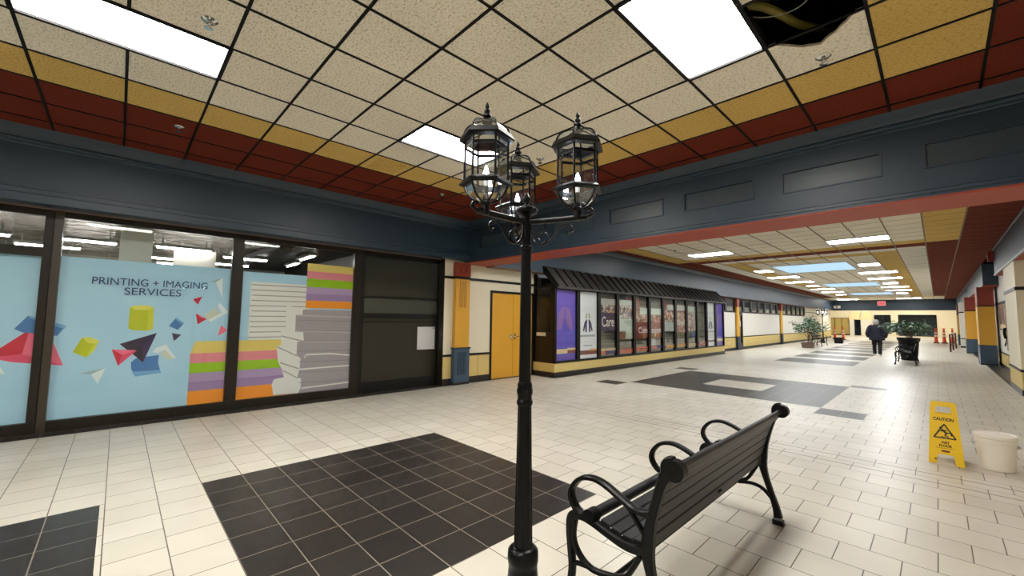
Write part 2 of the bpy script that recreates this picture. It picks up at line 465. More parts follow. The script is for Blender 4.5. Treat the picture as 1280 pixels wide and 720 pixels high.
struct(bg.build('trim_1'), 'black ceiling grid bars')
# dark plenum above the missing tile
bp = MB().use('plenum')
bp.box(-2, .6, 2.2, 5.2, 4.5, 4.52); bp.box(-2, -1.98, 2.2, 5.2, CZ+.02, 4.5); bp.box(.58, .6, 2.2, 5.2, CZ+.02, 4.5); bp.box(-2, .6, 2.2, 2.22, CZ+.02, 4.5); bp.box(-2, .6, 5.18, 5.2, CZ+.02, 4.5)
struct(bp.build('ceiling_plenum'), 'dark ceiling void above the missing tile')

# ---- far ceiling
FX = [.48-.6125*k for k in range(0, 14)]
bc = MB(); xs = sorted([-7.3]+[x for x in FX if x > -7.3]+[1.2, 1.75])
ys = [6.39]+[6.85+.61*k for k in range(13)]+[14.85, 15.45, 16.1, 16.7, 17.3]+[17.91+.61*k for k in range(46)]+[46.0, 46.6]+[47.2+.61*k for k in range(8)]+[52]
ys = sorted(set(round(y, 3) for y in ys))
def farcol(x, y):
    if y > 46.6: return 'tile_cream' if x < .48 else 'tile_red'
    if y > 46: return 'tile_yellow' if x < .48 else 'tile_red'
    if y < 15.45:
        if x < -6.95 or x > .48: return 'tile_red'
        if x < -6.3 or x > -.13 or y > 14.85: return 'tile_yellow'
        return 'tile_cream'
    if y < 16.1 or x < -6.3 or x > -.13: return 'tile_red'
    if x < -5.65 or x > -.745 or y < 16.7: return 'tile_white'
    if x < -5.03 or x > -1.36 or y < 17.3: return 'tile_yellow'
    return 'tile_cream'
for i in range(len(xs)-1):
    for j in range(len(ys)-1):
        if ys[j+1]-ys[j] < .02: continue
        bc.use(farcol((xs[i]+xs[i+1])/2, (ys[j]+ys[j+1])/2)).face([(xs[i], ys[j], CZ), (xs[i], ys[j+1], CZ), (xs[i+1], ys[j+1], CZ), (xs[i+1], ys[j], CZ)])
bc.use('tile_red').box(-7.3, 1.75, 6.39, 52, CZ+.01, CZ+.03)
struct(bc.build('ceiling_hall'), 'hall ceiling beyond the beam, cream with red and yellow bands')
bg = MB().use('grid_tan')
for x in FX:
    if x > -7.2: bg.box(x-.012, x+.012, 6.39, 52, CZ-.01, CZ)
for y in ys[1:-1]: bg.box(-7.2, 1.2, y-.004, y+.004, CZ-.003, CZ)
struct(bg.build('trim_2'), 'thin grid bars of the hall ceiling')

# ---- left fascia (near), extruded profile along y
def extr(b, prof, y0, y1):
    n = len(prof)
    for k in range(n):
        (xa, za), (xb, zb) = prof[k], prof[(k+1) % n]
        b.face([(xa, y0, za), (xb, y0, zb), (xb, y1, zb), (xa, y1, za)])
    b.face([(x, y0, z) for x, z in prof]); b.face([(x, y1, z) for x, z in prof][::-1])
b = MB().use('fascia_blue')
extr(b, [(-7.25, CZ), (-7.27, 3.63), (-7.33, 3.57), (-7.35, 3.545), (-7.345, 3.53), (-7.365, 3.52), (-7.37, 3.505), (-7.41, 3.495), (-7.42, 3.48), (-7.42, 2.99), (-7.40, 2.985), (-7.40, 2.965), (-7.38, 2.955),
         (-7.38, 2.90), (-7.365, 2.89), (-7.365, 2.81), (-7.9, 2.81), (-7.9, CZ)], -9.2, 5.83)
b.use('fascia_blue').box(-7.62, -7.37, -9.2, 5.78, 2.795, 2.81); b.use('soffit_pink').box(-7.86, -7.62, -9.2, 5.78, 2.795, 2.81)
struct(b.build('trim_3'), 'dark blue fascia with crown moulding above the left shopfronts')
# ---- beam across the hall
PAN = [(-7.04, -6.3), (-6.12, -5.25), (-4.9, -4.02), (-3.68, -2.78), (-2.44, -1.57), (-1.235, -.355), (-.01, .88), (1.2, 1.85)]
b = MB().use('fascia_blue')
yf = 5.76
b.box(-7.42, 1.95, yf, 6.36, 2.77, 3.07); b.box(-7.42, 1.95, yf, 6.36, 3.3, CZ+.05)
last = -7.42
for (xa, xb) in PAN:
    b.box(last, xa, yf, 6.36, 3.07, 3.3); last = xb
b.box(last, 1.95, yf, 6.36, 3.07, 3.3)
for (xa, xb) in PAN:
    b.use('fascia_panel').box(xa, xb, yf+.022, 6.36, 3.07, 3.3)
    b.use('fascia_blue')
    for q in ((xa-.018, xa, 3.052, 3.318), (xb, xb+.018, 3.052, 3.318), (xa, xb, 3.3, 3.318), (xa, xb, 3.052, 3.07)): b.box(q[0], q[1], yf-.012, yf, q[2], q[3])
# crown and lower moulding, profile (y, z) extruded along x
def extrx(b, prof, x0, x1):
    n = len(prof)
    for k in range(n):
        (ya, za), (yb, zb) = prof[k], prof[(k+1) % n]
        b.face([(x0, ya, za), (x0, yb, zb), (x1, yb, zb), (x1, ya, za)])
    b.face([(x0, y, z) for y, z in prof]); b.face([(x1, y, z) for y, z in prof][::-1])
extrx(b, [(5.59, CZ), (5.61, 3.64), (5.67, 3.59), (5.69, 3.565), (5.685, 3.55), (5.705, 3.54), (5.71, 3.525), (5.75, 3.515), (5.765, 3.5), (5.765, CZ)], -7.37, 1.95)
extrx(b, [(5.765, 2.86), (5.745, 2.855), (5.745, 2.835), (5.725, 2.825), (5.725, 2.79), (5.71, 2.78), (5.71, 2.755), (5.765, 2.755)], -7.37, 1.95)
b.use('soffit_red').box(-7.58, 1.95, 5.712, 6.40, 2.735, 2.757)
b.use('fascia_blue').box(-7.42, 1.95, 6.36, 6.40, 2.757, CZ+.05)
struct(b.build('trim_4'), 'deep blue panelled beam across the hall with red soffit')
# ---- left fascia (far hall)
b = MB().use('fascia_blue')
extr(b, [(-7.19, CZ), (-7.2, 3.62), (-7.25, 3.56), (-7.25, 2.80), (-7.235, 2.79), (-7.235, 2.72), (-7.6, 2.72), (-7.6, CZ)], 6.4, 52)
b.use('trim_light').box(-7.262, -7.24, 6.4, 52, 3.55, 3.565)
b.use('soffit_pink').box(-7.6, -7.24, 6.4, 52, 2.712, 2.72)
struct(b.build('trim_5'), 'blue fascia band above the far left shopfronts')
# ---- right fascia pieces
b = MB()
for (ya, yb) in ((-9.2, 18.0), (22.4, 52)):
    b.use('fascia_blue').box(1.19, 1.9, ya, yb, 2.9, CZ+.05)
    b.use('trim_light').box(1.175, 1.19, ya, yb, 3.6, 3.64); b.box(1.175, 1.2, ya, yb, 2.885, 2.93)
    b.use('soffit_red').box(1.2, 1.9, ya, yb, 2.88, 2.9)
b.use('tile_red').box(1.2, 2.3, 17.9, 22.5, CZ, CZ+.03)
struct(b.build('trim_6'), 'blue fascia sections along the right side')
# ---- end header
b = MB().use('fascia_blue'); b.box(-7.6, 1.9, 52, 52.5, 2.68, CZ+.05); b.box(-7.6, 1.9, 51.93, 52, 2.68, 2.76)
struct(b.build('trim_7'), 'dark blue header over the end of the hall')

# ---- left wall with pilaster
XW = -7.58
b = MB()
def wallband(b, x, y0, y1, t=.1, zt=2.81, band=(2.365, 2.425), dado=.62, base=.14, hi='wall_cream'):
    b.use(hi).box(x-t, x, y0, y1, dado, zt); b.use('wainscot').box(x-t, x, y0, y1, base, dado)
    b.use('base_black').box(x-t, x+.012, y0, y1, 0, base)
    b.use('black_trim').box(x, x+.014, y0, y1, dado, dado+.05)
    if band: b.box(x, x+.014, y0, y1, band[0], band[1])
wallband(b, XW, 5.2, 6.55); wallband(b, XW, 8.1, 8.3)
b.use('wall_cream').box(XW-.1, XW, 6.55, 8.1, 2.17, 2.81); b.use('black_trim').box(XW, XW+.014, 6.55, 8.1, 2.365, 2.425)
b.use('gold_dark')
for y in (6.19,): b.box(XW, XW+.003, y-.004, y+.004, .14, .62)
b.use('black_panel').box(-7.9, XW, 5.19, 5.2, 0, 2.81)
struct(b.build('wall_left'), 'cream wall section with black rails and yellow wainscot')
t = thing('pilaster', 'fluted pilaster with red capital, gold shaft and blue base beside the gold doors', 'pilaster', (XW, 5.62, 0))
xp = -7.46
XW_ = XW+.015
b = MB().use('cap_red'); b.box(XW_, xp+.01, 5.42, 5.83, 2.4, 2.735)
ring = [(xp+.012, 5.625+.085*math.cos(a*math.pi/12), 2.58+.085*math.sin(a*math.pi/12)) for a in range(24)]
b.use('sign_red').bar(ring, (1, 0, 0), .012, .008, 1, True)
b.build('capital', t)
b = MB().use('gold'); b.box(XW_, xp, 5.43, 5.82, .8, 2.4)
b.use('gold_dark')
for k in range(5): b.box(xp, xp+.006, 5.535+k*.042, 5.55+k*.042, 1.72, 2.33)
b.use('black_trim').box(XW_, xp+.014, 5.42, 5.83, 2.365, 2.425)
b.build('shaft', t)
b = MB().use('base_blue'); b.box(XW_, xp+.012, 5.415, 5.835, .05, .79); b.use('base_blue_dark').box(XW_, xp+.03, 5.395, 5.855, .79, .825)
for k in range(6): b.box(xp+.012, xp+.018, 5.5+k*.042, 5.516+k*.042, .22, .72)
b.use('base_black').box(XW_, xp+.016, 5.41, 5.84, 0, .05)
b.build('plinth', t)
# ---- double doors
t = thing('double_door', 'gold double doors in a black frame behind the lamp post', 'door', (XW, 7.33, 0))
b = MB().use('black_trim'); b.box(XW-.06, XW+.02, 6.55, 6.605, 0, 2.17); b.box(XW-.06, XW+.02, 8.043, 8.085, 0, 2.17); b.box(XW-.06, XW+.02, 6.6, 8.043, 2.115, 2.17); b.build('door_frame', t)
for (ya, yb, s) in ((6.607, 7.335, 1), (7.343, 8.043, -1)):
    b = MB().use('door_gold'); b.box(XW-.05, XW-.005, ya, yb, .012, 2.113); d = b.build('door_leaf', t, bevel=.003)
    b = MB().use('chrome')
    yh = yb-.06 if s > 0 else ya+.06
    b.box(XW-.005, XW+.008, yh-.03, yh+.03, .96, 1.1); b.cyl((XW, yh, 1.03), (XW+.055, yh, 1.03), .011); b.cyl((XW+.05, yh, 1.03), (XW+.05, yh-s*.11, 1.03), .009)
    b.build('handle', d, smooth=True, label='chrome lever handle')

# ---- far left wall
b = MB(); XF = -7.5
wallband(b, XF, 20.35, 24.3, zt=1.96, band=None, dado=.62, base=.1, hi='wall_white'); wallband(b, XF, 24.95, 40.2, zt=1.96, band=None, base=.1, hi='wall_white')
wallband(b, XF, 40.2, 52, zt=2.72, band=(2.27, 2.32), base=.1, hi='wall_cream'); b.use('wall_cream').box(XF, XF+.01, 40.2, 41.5, .67, 2.27)
b.use('gold_dark')
for k in range(24):
    y = 25.4+k*.62
    if k % 1 == 0:
        for q in ((y, y+.4, .2, .21), (y, y+.4, .5, .51), (y, y+.012, .2, .51), (y+.39, y+.402, .2, .51)): b.box(XF, XF+.004, *q)
for q in ((22.4, 23.2, .2, .215), (22.4, 23.2, .5, .515), (22.4, 22.42, .2, .51), (23.18, 23.2, .2, .51)): b.box(XF, XF+.004, *q)
struct(b.build('wall_left_far'), 'white panelled wall with yellow wainscot beyond the awning shop')
# clerestory: one window strip per bay
t = thing('clerestory_window', 'long black framed strip of clerestory panes above the far white wall', 'window', (XF, 31, 1.96))
b = MB().use('black_trim'); b.box(XF-.05, XF+.02, 21, 40.2, 1.95, 2.03); b.box(XF-.05, XF+.02, 21, 40.2, 2.62, 2.72)
ym = [21.0+k*1.375 for k in range(15)]
for y in ym: b.box(XF-.05, XF+.03, y-.13, y+.13, 2.03, 2.62)
b.build('window_frame', t)
for y0, y1 in zip(ym[:-1], ym[1:]):
    b = MB().use('pane_glass'); b.box(XF-.03, XF-.02, y0+.13, y1-.13, 2.03, 2.62); b.build('pane', t)
b = MB().use('store_inside'); b.box(XF-1.5, XF-1.45, 20.5, 40.5, 0, 3.2); b.box(XF-1.5, XF-.1, 20.5, 40.5, 3.2, 3.25); b.box(XF-1.5, XF-.1, 20.5, 20.55, 0, 3.2)
b.use('shop_wall').box(XF-.9, XF-.85, 24, 40.4, 0, 2.35)
struct(b.build('wall_shop_rear'), 'dim interior behind the clerestory panes')
for y in (22.3, 24.6, 26.2, 28.5, 33, 37):
    tg = thing('ceiling_light', 'small ceiling light seen through the clerestory panes', 'light', (XF-.7, y, 3.17), 'lights inside the far left shop')
    b = MB().use('shop_wall'); b.box(XF-.9, XF-.5, y-.5, y+.5, 3.175, 3.2); b.build('frame', tg)
    b = MB().use('tube_far'); b.box(XF-.87, XF-.53, y-.47, y+.47, 3.16, 3.175); b.build('diffuser', tg)
# slim pilasters and the shop door on the far wall
for (y, lab) in ((23.92, 'slim gold pilaster with dark foot left of the narrow shop door'), (32.8, 'slim gold pilaster with dark foot midway along the far white wall')):
    t = thing('pilaster', lab, 'pilaster', (XF, y, 0), 'slim pilasters on the far left wall')
    b = MB().use('gold'); b.box(XF+.032, XF+.12, y-.16, y+.16, .68, 2.25); b.build('shaft', t)
    b = MB().use('cap_red'); b.box(XF+.032, XF+.13, y-.17, y+.17, 2.25, 2.71); b.build('capital', t)
    b = MB().use('base_blue_dark'); b.box(XF+.032, XF+.13, y-.17, y+.17, 0, .68); b.build('plinth', t)
t = thing('glass_door', 'narrow dark shop door beside the slim gold pilaster', 'door', (XF, 24.6, 0))
b = MB().use('bronze'); b.box(XF-.06, XF+.02, 24.3, 24.42, 0, 1.95); b.box(XF-.06, XF+.02, 24.83, 24.95, 0, 1.95); b.box(XF-.06, XF+.02, 24.42, 24.83, 1.8, 1.95); b.box(XF-.06, XF+.02, 24.42, 24.83, .0, .3); b.build('door_frame', t)
b = MB().use('pane_glass'); b.box(XF-.03, XF-.02, 24.42, 24.83, .3, 1.8); b.build('pane', t)
b = MB().use('paper'); b.box(XF-.018, XF-.012, 24.5, 24.7, 1.2, 1.5); b.build('notice', t)

# ---- right side: wall, pillars
XR = 1.56
b = MB()
def wallband_r(b, x, y0, y1, t=.1):
    b.use('wall_white').box(x, x+t, y0, y1, .5, 2.9); b.use('wainscot').box(x, x+t, y0, y1, .1, .5); b.use('base_black').box(x-.012, x+t, y0, y1, 0, .1)
    b.use('black_trim').box(x-.014, x, y0, y1, .48, .53); b.box(x-.014, x, y0, y1, 2.22, 2.29)
wallband_r(b, XR, 15.9, 23.2); b.use('wall_white').box(XR, XR+.1, 17.9, 22.5, 2.9, CZ)
wallband_r(b, XR, 23.2, 52)
b.use('gold_dark')
for k in range(5):
    y = 16.8+k*1.2
    for q in ((y, y+.8, .16, .175), (y, y+.8, .42, .435), (y, y+.015, .16, .43), (y+.785, y+.8, .16, .43)): b.box(XR-.004, XR, *q)
b.use('wall_cream').box(1.9, 2.0, -9.2, 14, 0, 2.9)
struct(b.build('wall_right'), 'white wall with black rails and yellow wainscot on the right')
def pillar(x0, x1, y0, y1, lab):
    t = thing('pillar', lab, 'pillar', ((x0+x1)/2, (y0+y1)/2, 0), 'pillars along the right wall')
    b = MB().use('cap_red'); b.box(x0, x1, y0, y1, 2.18, 2.88); b.build('capital', t)
    b = MB().use('gold'); b.box(x0, x1, y0, y1, .72, 2.18); b.use('black_trim').box(x0-.008, x1, y0-.008, y1, 2.16, 2.2); b.use('trim_light').box(x0-.006, x0+.012, y0-.006, y0+.012, .74, 2.85); b.build('shaft', t)
    b = MB().use('base_blue'); b.box(x0-.01, x1, y0-.01, y1, .05, .7); b.use('base_blue_dark').box(x0-.015, x1, y0-.015, y1, .7, .73); b.use('base_black').box(x0-.015, x1, y0-.015, y1, 0, .05); b.build('plinth', t)
pillar(1.06, 1.48, 23.2, 24.3, 'gold pillar with dark blue base, nearest of the gold pillars on the right')
pillar(1.0, XR, 31.6, 32.7, 'gold pillar with dark blue base, second gold pillar along the right wall')
pillar(.99, XR, 43.5, 44.6, 'gold pillar with dark foot, farthest pillar by the end header on the right')
t = thing('pillar', 'broad cream pillar with black bands and yellow foot at the right photo edge', 'pillar', (1.55, 14.8, 0), 'pillars along the right wall')
b = MB().use('wall_cream'); b.box(1.19, 2.0, 13.85, 15.9, .52, 2.88); b.build('shaft', t)
b = MB().use('black_trim'); b.box(1.175, 2.0, 13.835, 15.91, 2.24, 2.31); b.box(1.175, 2.0, 13.835, 15.91, .5, .55); b.build('band', t)
b = MB().use('wainscot'); b.box(1.188, 2.0, 13.848, 15.9, .12, .5); b.use('base_black').box(1.175, 2.0, 13.835, 15.91, 0, .12); b.build('plinth', t)
t = thing('pillar', 'slim white pillar with black bands between the two far gold pillars on the right', 'pillar', (1.2, 38.8, 0), 'pillars along the right wall')
b = MB().use('wall_white'); b.box(.98, XR, 38.6, 39.4, .1, 2.88); b.build('shaft', t)
b = MB().use('black_trim'); b.box(.965, XR, 38.585, 39.41, 2.2, 2.27); b.box(.965, XR, 38.585, 39.41, .55, .6); b.use('base_black').box(.965, XR, 38.585, 39.41, 0, .1); b.build('band', t)
# back and outer closure of the hall
b = MB().use('wall_cream'); b.box(-8.2, 2.4, -9.4, -9.2, 0, CZ+.2); struct(b.build('wall_back'), 'plain cream wall behind the viewpoint')

# ---- cross hall at the end
b = MB().use('wall_cream')
YE = 62
b.box(-14, -8.2, YE, YE+.2, 0, 4.2)
def opening(b, x0, x1, holes, z1=4.2):
    xs = [x0]+[v for h in holes for v in h[:2]]+[x1]
    for i in range(0, len(xs), 2): b.box(xs[i], xs[i+1], YE, YE+.2, 0, z1)
    for h in holes:
        b.box(h[0], h[1], YE, YE+.2, h[3], z1)
        if h[2] > .01: b.box(h[0], h[1], YE, YE+.2, 0, h[2])
opening(b, -8.2, 4, [(-6.75, -6.15, 0, 1.85), (-5.0, -3.6, .3, 2.4), (-3.0, -.05, .12, 2.42)])
struct(b.build('wall_end'), 'bright cream wall closing the cross hall at the far end')
b = MB().use('wall_cream'); b.box(-14, 5, 52.5, YE+.2, 4.2, 4.3); struct(b.build('ceiling_cross_hall'), 'plain ceiling of the cross hall')
b = MB().use('wall_cream'); b.box(-14.2, -14, 52, YE, 0, 4.2); b.box(4.9, 5, 52, YE, 0, 4.2); b.box(1.6, 5, 51.8, 52, 0, 4.2); b.box(-14, -7.6, 51.8, 52, 0, 4.2)
struct(b.build('wall_cross_hall'), 'side walls of the cross hall')
b = MB().use('floor_tiles'); b.box(-14, 5, 52, YE, -.05, .002); struct(b.build('floor_cross_hall'), 'pale tiled floor of the cross hall')
b = MB().use('night_blue'); b.box(-9, 4, YE+2.5, YE+2.6, 0, 3.2); b.box(-9, 4, YE+.2, YE+2.6, 3, 3.1); b.use('store_inside').box(-9, 4, YE+.2, YE+2.6, -.05, 0.0)
struct(b.build('wall_end_rear'), 'dark space behind the far windows')
for (x0, x1, z0, z1, lab) in ((-5.0, -3.6, .3, 2.4, 'dark framed window behind the walking person'), (-3.0, -.05, .12, 2.42, 'wide dark window behind the potted shrub at the hall end')):
    t = thing('shop_window', lab, 'window', ((x0+x1)/2, YE, z0))
    b = MB().use('black_trim'); b.box(x0, x0+.06, YE-.03, YE+.05, z0, z1); b.box(x1-.06, x1, YE-.03, YE+.05, z0, z1); b.box(x0, x1, YE-.03, YE+.05, z0, z0+.06); b.box(x0, x1, YE-.03, YE+.05, z1-.06, z1)
    if x0 < -4: b.box(x0+.95, x0+1.02, YE-.03, YE+.05, z0, z1)
    b.build('window_frame', t)
    b = MB().use('pane_glass'); b.box(x0+.06, x1-.06, YE, YE+.01, z0+.06, z1-.06); b.build('pane', t)
t = thing('roller_shutter', 'olive gold roller shutter behind the orange cones', 'shutter', (-8.2, YE-.05, 0))
mat('shutter_gold', S(170, 150, 84), .5)
b = MB().use('shutter_gold'); b.box(-9.2, -7.2, YE-.06, YE-.02, 0, 2.0); b.build('curtain', t)
b = MB().use('black_trim')
for x in (-9.2, -8.55, -7.9, -7.22): b.box(x-.02, x+.02, YE-.09, YE-.06, 0, 2.0)
b.box(-9.2, -7.2, YE-.09, YE-.06, 1.98, 2.04); b.box(-9.2, -7.2, YE-.09, YE-.06, 0, .12); b.build('post', t)
t = thing('entrance_surround', 'bright white entrance surround with broken pediment at the hall end', 'doorway', (-6.45, YE-.2, 0))
b = MB().use('wall_white'); b.box(-7.15, -6.75, YE-.3, YE-.01, 0, 1.85); b.box(-6.15, -5.2, YE-.3, YE-.01, 0, 1.85); b.build('jamb', t)
b = MB().use('stripe_cream'); b.box(-7.2, -5.1, YE-.35, YE-.01, 1.85, 2.0)
b.prism([(-7.2, YE-.35, 2.0), (-6.3, YE-.35, 2.0), (-6.1, YE-.35, 2.75), (-6.9, YE-.35, 2.75)], (0, .3, 0)); b.prism([(-5.95, YE-.35, 2.0), (-5.1, YE-.35, 2.0), (-5.35, YE-.35, 2.75), (-5.85, YE-.35, 2.75)], (0, .3, 0)); b.build('pediment', t)


# =================================================================== PRINTING SHOP FRONT
XG = -7.812
t = thing('shopfront', 'bronze framed shopfront with light blue printing graphics on its glass', 'shopfront', (-7.78, 0, 0))
def frame_box(b, y0, y1, z0, z1, x0=-7.86, x1=-7.77): b.box(x0, x1, y0, y1, z0, z1)
b = MB().use('bronze')
for (y0, y1) in ((-2.75, -2.6), (1.266, 1.42), (3.24, 3.38)): frame_box(b, y0, y1, 0, 2.8)
frame_box(b, -.735, -.66, 0, 2.8); b.use('bronze_light'); frame_box(b, -.648, -.575, 0, 2.8, -7.86, -7.755); b.use('bronze'); frame_box(b, -.66, -.648, 0, 2.8, -7.86, -7.79)
frame_box(b, -2.6, -.735, 2.71, 2.8); frame_box(b, -.575, 1.266, 2.715, 2.8); frame_box(b, 1.42, 3.24, 2.71, 2.8)
frame_box(b, -2.6, 3.24, 0, .135, -7.86, -7.765)
frame_box(b, -2.6, -.735, 2.2, 2.31)
b.build('window_frame', t, bevel=.004)
PANES = [(-2.6, -.735, 'left'), (-.575, 1.266, 'mid'), (1.42, 3.24, 'right')]
